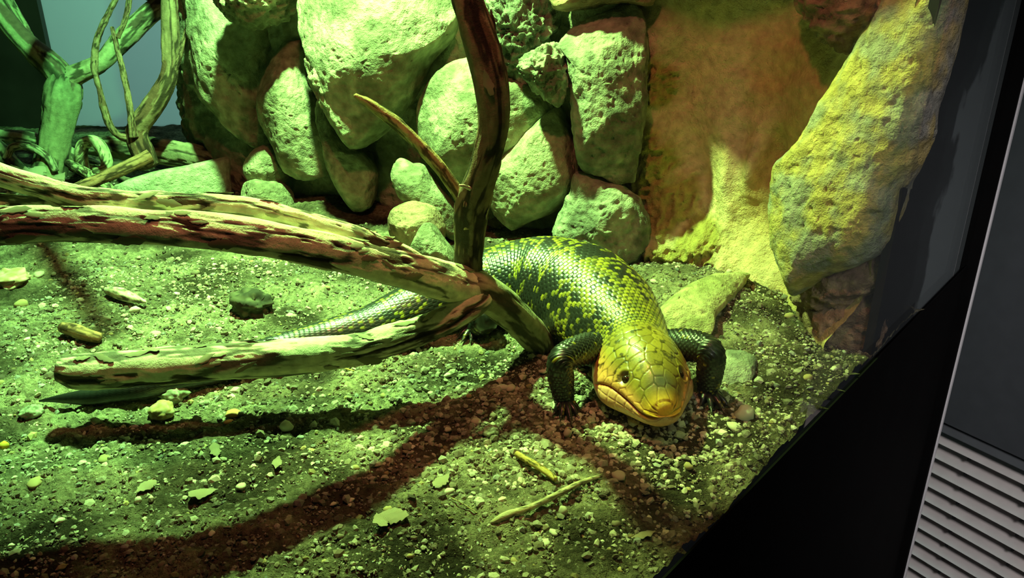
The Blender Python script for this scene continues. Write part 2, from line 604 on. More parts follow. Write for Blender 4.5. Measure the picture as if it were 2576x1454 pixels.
WALL_STONES = [
    # outline, off, thick, amp, freq, colour, extras
    ([(495, -60), (478, 110), (498, 215), (520, 265), (545, 300), (600, 345), (660, 380), (700, 360), (690, 250), (700, 120), (760, 60), (770, -60)], 0.00, 0.035, 0.006, 24, PALE, dict(grad=(-0.5, 0.2))),
    ([(560, -90), (560, 10), (600, 55), (660, 70), (720, 40), (755, -10), (760, -90)], 0.06, 0.05, 0.010, 30, PALE, dict(detail=0.004)),
    ([(752, 82), (705, 108), (668, 160), (652, 225), (650, 265), (664, 315), (690, 372), (715, 430), (760, 450), (820, 440), (850, 380), (800, 300), (790, 250), (760, 170)], 0.035, 0.035, 0.004, 30, PALE, dict(grad=(0, 0.3))),
    ([(745, -80), (752, 60), (790, 190), (830, 290), (885, 378), (950, 345), (1010, 290), (1055, 225), (1095, 150), (1155, 70), (1160, -80)], 0.045, 0.055, 0.004, 22, PALE, dict(grad=(0.1, -0.1), R=60, M=200)),
    ([(770, 70), (765, 140), (800, 240), (850, 330), (885, 376), (905, 330), (880, 230), (850, 150), (810, 90)], 0.085, 0.022, 0.004, 34, PALE, dict(detail=0.002)),
    ([(800, 235), (793, 280), (812, 350), (830, 425), (860, 490), (895, 535), (935, 520), (950, 440), (920, 390), (870, 360), (835, 290)], 0.045, 0.03, 0.003, 34, PALE, dict()),
    ([(1185, 145), (1130, 163), (1088, 200), (1058, 250), (1048, 295), (1056, 355), (1082, 405), (1120, 445), (1165, 462), (1225, 440), (1290, 396), (1352, 332), (1412, 268), (1340, 208), (1270, 185)], 0.04, 0.043, 0.003, 26, PALE, dict(R=60, M=200, sharp=3.4)),
    ([(1404, 266), (1440, 315), (1450, 400), (1452, 450), (1430, 500), (1380, 540), (1330, 562), (1290, 582), (1250, 545), (1222, 490), (1226, 432), (1278, 384), (1338, 320)], 0.035, 0.042, 0.003, 26, PALE, dict(R=60, M=200, sharp=3.4)),
    ([(1225, -60), (1235, 60), (1250, 170), (1300, 205), (1345, 200), (1380, 130), (1400, 60), (1380, -60)], 0.02, 0.035, 0.010, 40, GREYG, dict(detail=0.006)),
    ([(1320, 175), (1345, 145), (1395, 120), (1425, 150), (1432, 215), (1405, 262), (1350, 215)], 0.05, 0.045, 0.006, 40, GREYG, dict(detail=0.004)),
    ([(1408, 105), (1450, 55), (1520, 20), (1590, 0), (1625, 60), (1630, 170), (1625, 300), (1605, 400), (1590, 470), (1500, 445), (1455, 415), (1442, 320), (1438, 220), (1430, 150)], 0.032, 0.03, 0.005, 26, GREYG, dict(detail=0.0012, R=60, M=200, sharp=3.2)),
    ([(1455, 438), (1520, 455), (1595, 490), (1635, 560), (1628, 620), (1590, 668), (1500, 650), (1425, 615), (1395, 580), (1432, 500)], 0.048, 0.032, 0.005, 30, GREYG, dict(detail=0.002)),
    ([(1390, -90), (1400, 20), (1480, 20), (1560, 5), (1640, 10), (1650, -90)], 0.02, 0.03, 0.006, 30, BROWN, dict()),
    ([(1195, 470), (1230, 520), (1290, 585), (1400, 575), (1430, 640), (1300, 640), (1200, 620)], -0.01, 0.02, 0.005, 34, BROWN, dict()),
]
for k, (ol, of, th, am, fr, cc, ex) in enumerate(WALL_STONES):
    px_stone('stone', wall_right, ol, of, th, am, fr, cc, seed=k * 3 + 1, **ex)

# rock ledge and big flaking rock of the right-hand end
px_stone('rock_slab', wall_right, [(2425, -90), (2405, 60), (2380, 170), (2352, 250), (2340, 310), (2296, 400), (2262, 470), (2240, 550), (2215, 615), (2180, 655), (2120, 680), (2070, 700), (2000, 742), (1978, 690), (1958, 620), (1950, 520), (1960, 430), (2010, 370), (2060, 300), (2110, 220), (2160, 140), (2230, 40), (2300, -90)],
         0.035, 0.026, 0.0042, 22, OCHRE, seed=71, up=0.12, face=0.5, R=70, M=260, detail=0.0012, sharp=5.0, back=0.03, cfreq=60, facets=0)
px_stone('rock_slab', wall_right, [(2000, 740), (2060, 700), (2130, 672), (2200, 640), (2225, 680), (2190, 735), (2130, 772), (2080, 785), (2030, 775)],
         0.03, 0.022, 0.004, 34, BROWN, seed=75, up=-0.1, detail=0.003, back=0.03)
px_stone('rock_slab', wall_right, [(2012, 765), (2080, 775), (2150, 750), (2200, 715), (2212, 790), (2195, 878), (2130, 892), (2060, 888), (2030, 845)],
         0.022, 0.02, 0.004, 34, BROWN, seed=77, up=0.1, detail=0.002, back=0.03)


def boulder_mesh(name, c, rad, seed, amp, freq, colr, nu=120, nv=64, rot=0.0, cfreq=30, detail=0.0, sq=1.0):
    th = np.linspace(0, 2 * math.pi, nu, endpoint=False)
    ph = np.linspace(0.001, math.pi - 0.001, nv)
    T, Ph = np.meshgrid(th, ph)
    f = lambda s: np.sign(s) * np.abs(s) ** sq
    D = np.stack([f(np.sin(Ph)) * f(np.cos(T)), f(np.sin(Ph)) * f(np.sin(T)), f(np.cos(Ph))], -1).reshape(-1, 3)
    P = D * np.array(rad)
    cr, sr = math.cos(rot), math.sin(rot)
    P = np.stack([P[:, 0] * cr - P[:, 1] * sr, P[:, 0] * sr + P[:, 1] * cr, P[:, 2]], 1)
    W = P + np.array(c)
    Nn = P / np.array([1, 1, 1])
    Nn = Nn / (np.linalg.norm(Nn, axis=1)[:, None] + 1e-9)
    big = fbm(W, freq, 4, seed)
    small = fbm(W, freq * 5, 3, seed + 4)
    P = P + Nn * (amp * big + 0.3 * amp * small + detail * ridged(W, freq * 3, 2, seed + 3))[:, None]
    return make_mesh(name, P, grid_quads(nv, nu, True), col=rock_col(*colr, freq=cfreq, seed=seed + 7)(W, big, small))


LEDGE_C = (0.156, 0.700, 0.385)
lm = boulder_mesh('rock_ledge', LEDGE_C, (0.157, 0.115, 0.075), 91, 0.02, 9, BROWN, 200, 100, math.radians(-28), detail=0.004)
add_obj('rock_ledge', lm, M_ROCK, wall_right, LEDGE_C)
px_stone('rock_ledge', wall_right, [(1990, -80), (2010, 20), (2050, 60), (2075, 95), (2125, 128), (2140, 100), (2190, 65), (2240, 20), (2270, -80)],
         0.03, 0.03, 0.006, 30, BROWN, seed=93, detail=0.004)


# ------------------------------------------------------------------ tubes with bark
def tube(name, ctrl, n, m, colfn=None, bark=1.0, seed=0, close=True, taper_ends=(0.4, 0.0), lump=0.10, mat=None, parent=None, flute=0.0, pale=None, under=None):
    """ctrl rows: x, y, z, radius.  Bark is real relief: plates stand proud of the darker wood between them."""
    C, Lg = catmull(np.asarray(ctrl, float), n)
    P, r = C[:, :3], C[:, 3].copy()
    T = np.gradient(P, axis=0)
    T /= np.linalg.norm(T, axis=1)[:, None]
    ref = np.array([0.0, 0.0, 1.0]) if abs(T[:, 2]).mean() < 0.75 else np.array([0.0, -1.0, 0.0])
    N1 = ref - (T @ ref)[:, None] * T
    N1 /= np.linalg.norm(N1, axis=1)[:, None]
    B = np.cross(T, N1)
    s = np.linspace(0, Lg, n)
    th = np.linspace(0, 2 * math.pi, m, endpoint=False)
    S, TH = np.meshgrid(s, th, indexing='ij')
    rr = np.repeat(r[:, None], m, 1)
    rm = r.mean()
    cyl = np.stack([np.cos(TH) * rr, np.sin(TH) * rr, S], -1).reshape(-1, 3)
    lng = cyl * np.array([1, 1, 0.16]) + seed * 3.7
    f0 = 0.9 / rm
    h1 = fbm(lng, f0 * 1.25, 5, seed, 0.55)         # long plates
    h2 = fbm(cyl + seed, f0 * 0.45, 3, seed + 5)
    crack = ridged(lng, f0 * 1.5, 3, seed + 11)
    plate = 0.6 * sstep(-0.30, -0.21, h1 + 0.35 * h2) + 0.4 * sstep(0.10, 0.16, h1 + 0.3 * h2)
    disp = rm * lump * h2 + bark * (0.10 * rm * plate + 0.03 * rm * h1 - 0.14 * rm * np.clip(crack - 0.5, 0, 1))
    disp = disp + flute * rm * np.cos(TH.ravel() * 3 + 2 * h2)
    R = rr.ravel() + disp
    ir = np.repeat(np.arange(n), m)
    V = P[ir] + (np.cos(TH.ravel()) * R)[:, None] * N1[ir] + (np.sin(TH.ravel()) * R)[:, None] * B[ir]
    pale = np.array(pale if pale is not None else (0.88, 0.79, 0.56))
    under = np.array(under if under is not None else (0.085, 0.06, 0.036))
    k = sstep(0.1, 0.6, plate)[:, None]
    k2 = sstep(-0.4, 0.5, fbm(lng, f0 * 2.2, 3, seed + 21))[:, None]
    col = under * (1 - k) + (pale * (0.66 + 0.34 * k2)) * k
    col = col * (1 - 0.8 * sstep(0.42, 0.62, crack)[:, None])
    Q = grid_quads(n, m, True)
    tris = []
    if close:
        for end, base in ((0, 0), (n - 1, (n - 1) * m)):
            cidx = len(V)
            V = np.vstack([V, V[base:base + m].mean(0) + (T[end] * (rm * 0.25) * (1 if end else -1))])
            col = np.vstack([col, (under * 0.7 + pale * 0.3)])
            for j in range(m):
                a, b = base + j, base + (j + 1) % m
                tris.append((cidx, b, a) if end == 0 else (cidx, a, b))
    me = make_mesh(name, V, Q, tris, col=col)
    return add_obj(name, me, mat or M_BARK, parent)


def pxtube(name, pts, parent, n=None, m=64, **kw):
    """pts rows: u, v, distance t, width in pixels"""
    C = []
    for (u, v, t, wpx) in pts:
        p = at(u, v, t)
        C.append((*p, wpx * t / FPX / 2))
    C = np.array(C)
    if n is None:
        L = np.linalg.norm(np.diff(C[:, :3], axis=0), axis=1).sum()
        n = int(max(30, min(420, L / 0.0013)))
    return tube(name, C, n, m, parent=parent, **kw)


# the big peeling branch that lies across the tank
JT = 0.524
big = thing('driftwood_branch', 'large peeling forked branch lying over the lizard tail and back', 'branch', at(1372, 884, 0.592))
big_loc = np.array(big.location)


def rel(o):
    """keep world-space meshes where they are under an empty that stands somewhere else"""
    o.matrix_parent_inverse = o.parent.matrix_world.inverted() if False else __import__('mathutils').Matrix.Translation(-Vector(o.parent.location))
    return o


lower = rel(pxtube('main_stem', [(-900, 610, 0.362, 96), (-500, 585, 0.374, 90), (-160, 570, 0.384, 84), (0, 570, 0.387, 86), (120, 562, 0.390, 84), (300, 566, 0.396, 82), (480, 580, 0.402, 82), (660, 602, 0.414, 80), (850, 640, 0.440, 84), (1030, 684, 0.482, 88), (1130, 712, 0.512, 92), (1205, 725, 0.528, 88)], big, m=110, seed=3, bark=1.4, flute=0.05))
upper = rel(pxtube('upper_strand', [(-700, 190, 0.374, 54), (-400, 295, 0.385, 54), (-150, 385, 0.394, 52), (0, 440, 0.398, 50), (100, 472, 0.400, 52), (200, 498, 0.403, 58), (330, 512, 0.408, 58), (480, 515, 0.413, 56), (640, 530, 0.424, 58), (780, 566, 0.441, 60), (900, 600, 0.460, 56), (1030, 652, 0.491, 46), (1110, 700, 0.51, 30)], big, m=90, seed=5, bark=1.5))
midst = rel(pxtube('upper_strand', [(-700, 470, 0.376, 56), (-400, 485, 0.388, 54), (-150, 500, 0.400, 50), (0, 512, 0.403, 48), (160, 525, 0.406, 44), (300, 540, 0.409, 36), (420, 555, 0.414, 22)], big, m=56, seed=6, bark=1.5))
upright = rel(pxtube('upright_stem', [(1196, 740, 0.530, 74), (1180, 700, 0.526, 66), (1180, 620, 0.518, 70), (1186, 520, 0.501, 84), (1215, 430, 0.483, 74), (1240, 330, 0.469, 72), (1238, 230, 0.458, 80), (1215, 120, 0.450, 84), (1178, 0, 0.442, 72), (1160, -120, 0.438, 74), (1172, -250, 0.446, 96), (1200, -380, 0.453, 100)], big, m=96, seed=9, bark=1.0, pale=(0.24, 0.18, 0.11), under=(0.10, 0.06, 0.035)))
shoot = rel(pxtube('side_shoot', [(1178, 575, 0.502, 26), (1165, 510, 0.498, 30), (1120, 440, 0.492, 31), (1060, 370, 0.486, 31), (990, 305, 0.48, 32), (930, 262, 0.476, 26), (893, 240, 0.474, 12)], big, m=40, seed=12, bark=0.7, pale=(0.45, 0.36, 0.16), under=(0.22, 0.16, 0.07)))
rel(pxtube('side_shoot', [(1172, 520, 0.49, 14), (1178, 470, 0.486, 13), (1196, 430, 0.478, 12), (1208, 390, 0.470, 10)], big, m=24, seed=13, bark=0.7, pale=(0.45, 0.34, 0.2)))
rel(pxtube('side_shoot', [(1182, 474, 0.482, 12), (1168, 468, 0.478, 8), (1156, 466, 0.475, 5)], big, m=18, seed=15, bark=0.5))
leg = rel(pxtube('support_limb', [(1150, 712, 0.518, 70), (1200, 725, 0.524, 84), (1255, 760, 0.54, 84), (1310, 810, 0.562, 76), (1352, 856, 0.582, 66), (1378, 890, 0.592, 50)], big, m=72, seed=16, bark=1.0, pale=(0.40, 0.35, 0.22)))
logl = rel(pxtube('log_limb', [(1215, 742, 0.523, 62), (1180, 772, 0.517, 64), (1110, 810, 0.511, 68), (1020, 845, 0.505, 74), (900, 878, 0.500, 76), (760, 896, 0.496, 80), (600, 908, 0.4925, 86), (440, 920, 0.489, 90), (300, 930, 0.487, 90), (200, 934, 0.4855, 82), (150, 928, 0.484, 56)], big, m=96, seed=19, bark=1.3))


def flake_mesh(seed):
    r = np.random.default_rng(seed)
    nu, nv = 13, 5
    u, v = np.meshgrid(np.linspace(-1, 1, nu), np.linspace(-1, 1, nv))
    wob = r.uniform(0.7, 1.25, nu)
    p1, p2 = r.uniform(0.4, 1.3), r.uniform(0.4, 1.3)
    uu = (u + 1) / 2
    prof = np.clip(uu, 0.015, 1) ** p1 * np.clip(1 - uu, 0.015, 1) ** p2
    prof = prof / prof.max() * wob[None, :]
    x = u + 0.12 * r.standard_normal(nv)[:, None] * (1 - np.abs(u))
    y = v * prof + 0.22 * np.sin(u * r.uniform(0.8, 2.2) + r.uniform(0, 6))
    z = -0.30 * (v * prof) ** 2 + 0.30 * np.clip(u, 0, 1) ** 2 * (0.3 + r.random()) + 0.08 * np.sin(u * 5 + r.uniform(0, 6))
    top = np.stack([x, y, z + 0.06], -1).reshape(-1, 3)
    bot = np.stack([x, y, z - 0.06], -1).reshape(-1, 3)
    V = np.vstack([top, bot])
    Q = grid_quads(nv, nu)
    n0 = nu * nv
    Q2 = Q[:, ::-1] + n0
    rim = list(range(0, nu)) + [nu * k + nu - 1 for k in range(1, nv)] + list(range(nu * nv - 2, nu * (nv - 1) - 1, -1)) + [nu * k for k in range(nv - 2, 0, -1)]
    side = [(rim[(i + 1) % len(rim)], rim[i], rim[i] + n0, rim[(i + 1) % len(rim)] + n0) for i in range(len(rim))]
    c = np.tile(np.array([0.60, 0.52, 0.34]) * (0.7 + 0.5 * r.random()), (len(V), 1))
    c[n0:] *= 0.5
    return make_mesh('bark_flake', V, np.vstack([Q, Q2, side]), col=c)


FLAKES = [flake_mesh(s) for s in range(8)]


def add_flakes(tub, count, seed, size, topbias=0.5):
    r = np.random.default_rng(seed)
    me = tub.data
    nv = len(me.vertices)
    co = np.empty(nv * 3, np.float32)
    me.vertices.foreach_get('co', co)
    co = co.reshape(-1, 3)
    no = np.empty(nv * 3, np.float32)
    me.vertices.foreach_get('normal', no)
    no = no.reshape(-1, 3)
    m = {'main_stem': 110, 'upper_strand': 90, 'log_limb': 96, 'upright_stem': 96}.get(tub.name.split('.')[0], 64)
    k = 0
    while k < count:
        i = int(r.integers(m * 8, nv - m * 8))
        nrm = Vector(no[i])
        if nrm.z < topbias - 0.9 or nrm.y > 0.75:
            continue
        tan = Vector(co[i + m] - co[i - m]).normalized()
        side = nrm.cross(tan).normalized()
        tan = side.cross(nrm)
        a = r.normal(0, 0.25)
        t2 = tan * math.cos(a) + side * math.sin(a)
        s2 = nrm.cross(t2)
        L = size * (0.6 + r.random())
        W = L * (0.22 + 0.2 * r.random())
        from mathutils import Matrix
        mt = Matrix((t2 * L, s2 * W, nrm * W * 0.5)).transposed().to_4x4()
        mt.translation = Vector(co[i]) - Vector(big.location) + nrm * 0.0006
        o = add_obj('bark_flake', FLAKES[int(r.integers(8))], M_BARK, tub)
        # the tube's mesh is stored in world space; its own offset is the parent inverse
        mt.translation = Vector(co[i]) + nrm * 0.0006
        o.matrix_local = mt
        k += 1


add_flakes(lower, 30, 1, 0.0055)
add_flakes(upper, 24, 2, 0.005)
add_flakes(logl, 24, 3, 0.0055)
add_flakes(upright, 8, 4, 0.005)

# forked branch standing in the far corner
forkb = thing('forked_branch', 'mossy upright branch forking in two by the dark side panel', 'branch', at(130, 448, 1.07))
G1, G2 = (0.34, 0.33, 0.17), (0.12, 0.08, 0.05)
rel(pxtube('trunk', [(122, 460, 1.07, 84), (128, 420, 1.072, 76), (138, 350, 1.07, 70), (150, 290, 1.068, 72), (160, 235, 1.066, 74), (166, 195, 1.065, 56), (170, 170, 1.065, 24)], forkb, m=64, seed=23, pale=G1, under=G2, bark=2.0))
rel(pxtube('limb', [(168, 215, 1.066, 60), (140, 175, 1.062, 60), (95, 135, 1.058, 56), (45, 85, 1.052, 52), (0, 25, 1.046, 50), (-50, -50, 1.04, 48)], forkb, m=56, seed=25, pale=G1, under=G2))
rel(pxtube('limb', [(160, 205, 1.065, 50), (205, 182, 1.066, 46), (255, 155, 1.068, 44), (300, 108, 1.07, 48), (355, 55, 1.072, 46), (420, -5, 1.074, 44), (470, -60, 1.076, 40)], forkb, m=56, seed=27, pale=(0.46, 0.40, 0.22), under=G2))
rel(tube('limb', [(-0.478, 1.155, 0.222, 0.013), (-0.53, 1.04, 0.268, 0.010), (-0.43, 0.85, 0.308, 0.0075), (-0.30, 0.69, 0.332, 0.0062), (-0.244, 0.618, 0.334, 0.0035)], 200, 40, seed=29, parent=forkb, pale=G1, under=G2))
rel(pxtube('limb', [(80, 110, 1.06, 22), (60, 70, 1.065, 24), (30, 20, 1.07, 26), (-5, -40, 1.08, 26)], forkb, m=36, seed=28, pale=G1, under=G2))

# second branch, thin twigs
twb = thing('twiggy_branch', 'brown branch with thin curved twigs rising before the grey panel', 'branch', at(362, 420, 0.97))
B1, B2 = (0.27, 0.19, 0.11), (0.12, 0.065, 0.04)
rel(pxtube('trunk', [(375, 420, 0.972, 46), (360, 388, 0.97, 56), (345, 350, 0.968, 54), (348, 320, 0.967, 50), (372, 285, 0.965, 48), (405, 235, 0.962, 46), (428, 180, 0.96, 44), (430, 100, 0.957, 40), (427, 0, 0.953, 38), (426, -80, 0.95, 36)], twb, m=56, seed=31, pale=B1, under=B2))
rel(pxtube('twig', [(436, 178, 0.958, 20), (447, 155, 0.955, 15), (462, 105, 0.95, 13), (480, 45, 0.945, 12), (497, -40, 0.94, 12)], twb, m=28, seed=33, pale=B1, under=B2))
rel(pxtube('twig', [(330, 350, 0.966, 20), (300, 342, 0.958, 17), (278, 318, 0.95, 17), (262, 275, 0.945, 17), (250, 225, 0.94, 14), (238, 170, 0.938, 16), (243, 105, 0.936, 15), (265, 50, 0.934, 14), (300, -20, 0.932, 13)], twb, m=30, seed=35, pale=B1, under=B2, lump=0.25))
rel(pxtube('twig', [(336, 345, 0.955, 22), (330, 300, 0.948, 16), (322, 240, 0.944, 15), (306, 165, 0.94, 13), (292, 110, 0.938, 12), (282, 68, 0.937, 8)], twb, m=28, seed=37, pale=B1, under=B2, lump=0.2))
rel(pxtube('twig', [(296, 95, 0.938, 10), (310, 62, 0.936, 12), (322, 20, 0.934, 13), (330, -40, 0.932, 13)], twb, m=26, seed=39, pale=B1, under=B2, lump=0.2))
rel(pxtube('limb', [(378, 392, 0.962, 34), (330, 415, 0.952, 32), (270, 442, 0.942, 30), (205, 470, 0.93, 28), (160, 488, 0.922, 24)], twb, m=44, seed=41, bark=0.5, pale=(0.42, 0.24, 0.13), under=(0.28, 0.14, 0.07)))

# roots and logs heaped in the far corner, each a thing of its own
GR, GU = (0.62, 0.60, 0.34), (0.10, 0.075, 0.045)


def root(name, label, pts, seed, **kw):
    k = min(range(len(pts)), key=lambda i: at(*pts[i][:3])[2])
    base = at(*pts[k][:3])
    e = thing(name, label, 'root' if 'root' in name else 'log', base)
    o = rel(pxtube('bark', pts, e, seed=seed, pale=kw.pop('pale', GR), under=kw.pop('under', GU), **kw))
    return e


root('fallen_log', 'dark ridged log bending down behind the green wedge stone', [(225, 368, 1.06, 40), (300, 372, 1.05, 52), (380, 378, 1.04, 62), (460, 388, 1.035, 60), (530, 408, 1.03, 56), (580, 438, 1.02, 50), (612, 478, 1.01, 40)], 43, m=80, bark=1.6, pale=(0.30, 0.29, 0.18))
root('curled_root', 'pale curled root looping beside the twiggy branch', [(212, 425, 1.04, 26), (204, 385, 1.03, 28), (214, 360, 1.025, 28), (238, 356, 1.02, 28), (258, 378, 1.015, 28), (268, 405, 1.01, 27), (262, 425, 1.005, 22), (235, 432, 1.0, 16)], 45, m=40)
root('snaking_root', 'long green root running down from the frame edge behind the trunk', [(-60, 330, 1.13, 30), (0, 340, 1.12, 34), (70, 350, 1.11, 36), (130, 368, 1.10, 38), (190, 398, 1.09, 40), (245, 425, 1.07, 36), (290, 450, 1.05, 28)], 47, m=48)
root('thick_root', 'thick dark root beside the foot of the forked branch', [(-70, 340, 1.07, 46), (-10, 375, 1.06, 48), (20, 410, 1.05, 46), (55, 445, 1.03, 44), (95, 480, 1.01, 38)], 49, m=48, pale=(0.36, 0.38, 0.20))
root('looped_root', 'thin pale root arching beside the forked trunk', [(15, 400, 1.04, 16), (30, 372, 1.04, 18), (60, 366, 1.04, 20), (95, 378, 1.045, 20), (125, 402, 1.05, 18), (140, 430, 1.05, 14)], 51, m=32, pale=(0.52, 0.48, 0.28))
root('low_root', 'thin root creeping under the snaking root towards the long branch', [(170, 410, 1.03, 20), (205, 428, 1.02, 24), (240, 450, 1.0, 24), (280, 478, 0.98, 20)], 53, m=36)
for k, (u, v, a, s) in enumerate([(60, 440, 0.3, 0.02), (85, 432, 1.2, 0.016), (100, 455, -0.5, 0.018), (70, 458, 2.0, 0.017), (140, 452, 0.8, 0.014)]):
    p = at(u, v, 1.0)
    o = add_obj('bark_chip', FLAKES[k], M_BARK, None, p)
    o.rotation_euler = (0.5 * math.sin(k * 2), -0.3, a)
    o.scale = (s, s * 0.6, s * 0.5)
    o.location.z = soil_z(p[0], p[1]) + 0.012 + 0.008 * (k % 2)
    tag(o, ['ragged pale bark chip nearest the frame edge', 'bark chip standing highest by the forked trunk', 'bark chip lying against the long branch', 'lowest bark chip beside the thick root', 'small bark chip right of the forked trunk'][k], 'bark chip', 'bark chips at the foot of the forked branch')


# ------------------------------------------------------------------ loose stones at the foot of the wall
def loose(name, label, ol, cat='stone', **kw):
    o = px_stone(name, None, ol, **kw)
    me = o.data
    co = np.empty(len(me.vertices) * 3, np.float32)
    me.vertices.foreach_get('co', co)
    co = co.reshape(-1, 3)
    c = co.mean(0)
    c[2] = co[:, 2].min()
    me.vertices.foreach_set('co', (co - c).ravel())
    me.update()
    o.location = c
    return tag(o, label, cat)


loose('wedge_stone', 'flat sided pale green wedge stone lying behind the long branch', [(285, 470), (300, 462), (340, 445), (400, 428), (470, 415), (560, 396), (578, 402), (580, 440), (582, 500), (560, 525), (430, 530), (290, 520)], t=0.955, thick=0.014, back=0.02, amp=0.0012, freq=40, colr=((0.30, 0.32, 0.22), (0.40, 0.42, 0.30)), seed=101, face=0.9, up=0.1, sharp=9, facets=0)
loose('round_stone', 'small rounded stone at the left foot of the rock wall', [(625, 400), (655, 368), (690, 362), (712, 385), (725, 440), (700, 470), (640, 465), (618, 435)], t=0.925, thick=0.03, amp=0.003, seed=103, colr=PALE)
loose('rubble_stone', 'low pale stone half buried below the round stone', [(615, 460), (650, 445), (710, 462), (730, 500), (725, 530), (640, 530), (612, 495)], t=0.915, thick=0.03, amp=0.003, seed=105, colr=PALE)
loose('leaning_slab', 'slanting pale slab leaning behind the thin side shoot', [(1032, 408), (1060, 412), (1098, 462), (1150, 535), (1165, 600), (1140, 610), (1080, 545), (1010, 500), (985, 440), (1000, 395)], t=0.80, thick=0.025, amp=0.003, seed=107, colr=PALE)
loose('dark_stone', 'reddish brown stone in shade at the base of the upright stem', [(978, 545), (998, 522), (1040, 505), (1092, 522), (1115, 570), (1110, 620), (1050, 630), (990, 600)], t=0.785, thick=0.03, amp=0.003, seed=109, colr=BROWN)
loose('pointed_stone', 'small bright triangular stone behind the branch joint', [(1028, 640), (1048, 590), (1066, 562), (1082, 562), (1112, 605), (1140, 650), (1135, 680), (1040, 670)], t=0.735, thick=0.02, amp=0.002, seed=111, colr=PALE)
loose('ridge_stone', 'smooth pale ridge of rock running from the wall to the lizard shoulder', [(1640, 808), (1662, 766), (1715, 732), (1790, 702), (1865, 670), (1888, 690), (1852, 738), (1806, 785), (1792, 828), (1738, 852), (1690, 860), (1650, 844)], ground=True, zlift=0.003, thick=0.010, back=0.012, amp=0.003, seed=113, colr=((0.34, 0.32, 0.15), (0.46, 0.41, 0.22)), sharp=2.6, detail=0.001)
loose('flat_stone', 'flat grey green stone half sunk beside the right front leg', [(1800, 910), (1840, 880), (1885, 885), (1905, 915), (1890, 955), (1850, 985), (1805, 970), (1785, 940)], ground=True, zlift=0.001, thick=0.007, back=0.01, amp=0.0012, seed=115, colr=((0.22, 0.24, 0.19), (0.36, 0.37, 0.30)), sharp=4.0)

# ------------------------------------------------------------------ tank shell
g3 = lambda p2, z: np.array([p2[0], p2[1], z])
gd3, gn3 = np.array([*GD, 0]), np.array([*GN, 0])
LEN_R = float((CORNER - GA) @ GD)
pane = add_obj('window_1', box_mesh('window_1', g3(GA - GD * 1.2 - GN * 0.004, -0.012), gd3 * (1.2 + LEN_R - 0.004), gn3 * 0.004, np.array([0, 0, 0.9])), M_GLASS)
tag(pane, 'clear front glass pane of the terrarium', kind='structure')
plinth = add_obj('trim_1', box_mesh('trim_1', g3(GA - GD * 1.2 - GN * 0.0055, -0.9), gd3 * (1.2 + LEN_R - 0.004), gn3 * 0.0012, np.array([0, 0, 0.9015])), M_BLACK)
tag(plinth, 'black base panel below the terrarium glass', kind='structure')
# the unlit strip of pane beyond the end of the rock wall, backed in black with grey worn patches
mS, N, L, b = new_mat('black_backing')
tc = N.new('ShaderNodeTexCoord')


def nmath(op, a_, b_):
    k = N.new('ShaderNodeMath'); k.operation = op
    for i_, x_ in enumerate((a_, b_)):
        if isinstance(x_, (int, float)):
            k.inputs[i_].default_value = x_
        else:
            L.new(x_, k.inputs[i_])
    return k.outputs[0]


nz = N.new('ShaderNodeTexNoise'); nz.inputs['Scale'].default_value = 16; nz.inputs['Detail'].default_value = 7
L.new(tc.outputs['Object'], nz.inputs['Vector'])
al = N.new('ShaderNodeVectorMath'); al.operation = 'DOT_PRODUCT'; al.inputs[1].default_value = (*GD, 0)
L.new(tc.outputs['Object'], al.inputs[0])
sx = N.new('ShaderNodeSeparateXYZ'); L.new(tc.outputs['Object'], sx.inputs[0])
along = nmath('SUBTRACT', al.outputs['Value'], float(GA @ GD))
zz_ = sx.outputs['Z']
wob = nmath('MULTIPLY', nmath('SUBTRACT', nz.outputs['Fac'], 0.5), 0.16)
e1 = nmath('SUBTRACT', nmath('SUBTRACT', nmath('ADD', along, wob), 0.385), nmath('MULTIPLY', nmath('ABSOLUTE', nmath('SUBTRACT', zz_, 0.06), 0), 0.45))
e2 = nmath('ADD', nmath('ADD', zz_, wob), 0.075)
mnm = nmath('MINIMUM', e1, e2)
rp = N.new('ShaderNodeValToRGB')
rp.color_ramp.elements[0].position = 0.0; rp.color_ramp.elements[0].color = (0.004, 0.004, 0.004, 1)
rp.color_ramp.elements[1].position = 0.012; rp.color_ramp.elements[1].color = (0.26, 0.29, 0.31, 1)
L.new(mnm, rp.inputs[0]); L.new(rp.outputs[0], b.inputs['Base Color'])
b.inputs['Roughness'].default_value = 0.8
M_BACKING = mS
bk = add_obj('wall_end', box_mesh('wall_end', g3(GA + GD * 0.302 + GN * 0.001, -0.9), gd3 * (LEN_R - 0.302), gn3 * 0.006, np.array([0, 0, 1.7])), M_BACKING)
tag(bk, 'black worn backing behind the end of the glass', kind='structure')
edge = add_obj('trim_2', box_mesh('trim_2', g3(CORNER - GD * 0.004 - GN * 0.013, -0.9), gd3 * 0.022, gn3 * 0.02, np.array([0, 0, 1.8]), 0.001), M_BLACK)
tag(edge, 'black corner post of the terrarium', kind='structure')
edge2 = add_obj('trim_3', box_mesh('trim_3', g3(CORNER + GD * 0.004 - GN * 0.0145, -0.9), gd3 * 0.007, gn3 * 0.002, np.array([0, 0, 1.8]), 0.0005), M_CHROME)
tag(edge2, 'thin bright polished glass edge along the corner post', kind='structure')
bp_ = add_obj('wall_back', box_mesh('wall_back', (-0.77, 1.38, -0.05), np.array([0.65, 0, 0]), np.array([0, 0.001, 0]), np.array([0, 0, 0.9])), M_GREY)
tag(bp_, 'smooth grey rear panel of the terrarium', kind='structure')
bl = add_obj('wall_left', box_mesh('wall_left', (-1.6, 1.365, -0.05), np.array([0.832, 0, 0]), np.array([0, 0.012, 0]), np.array([0, 0, 0.9])), M_DARK)
tag(bl, 'dark panel beside the grey rear panel', kind='structure')

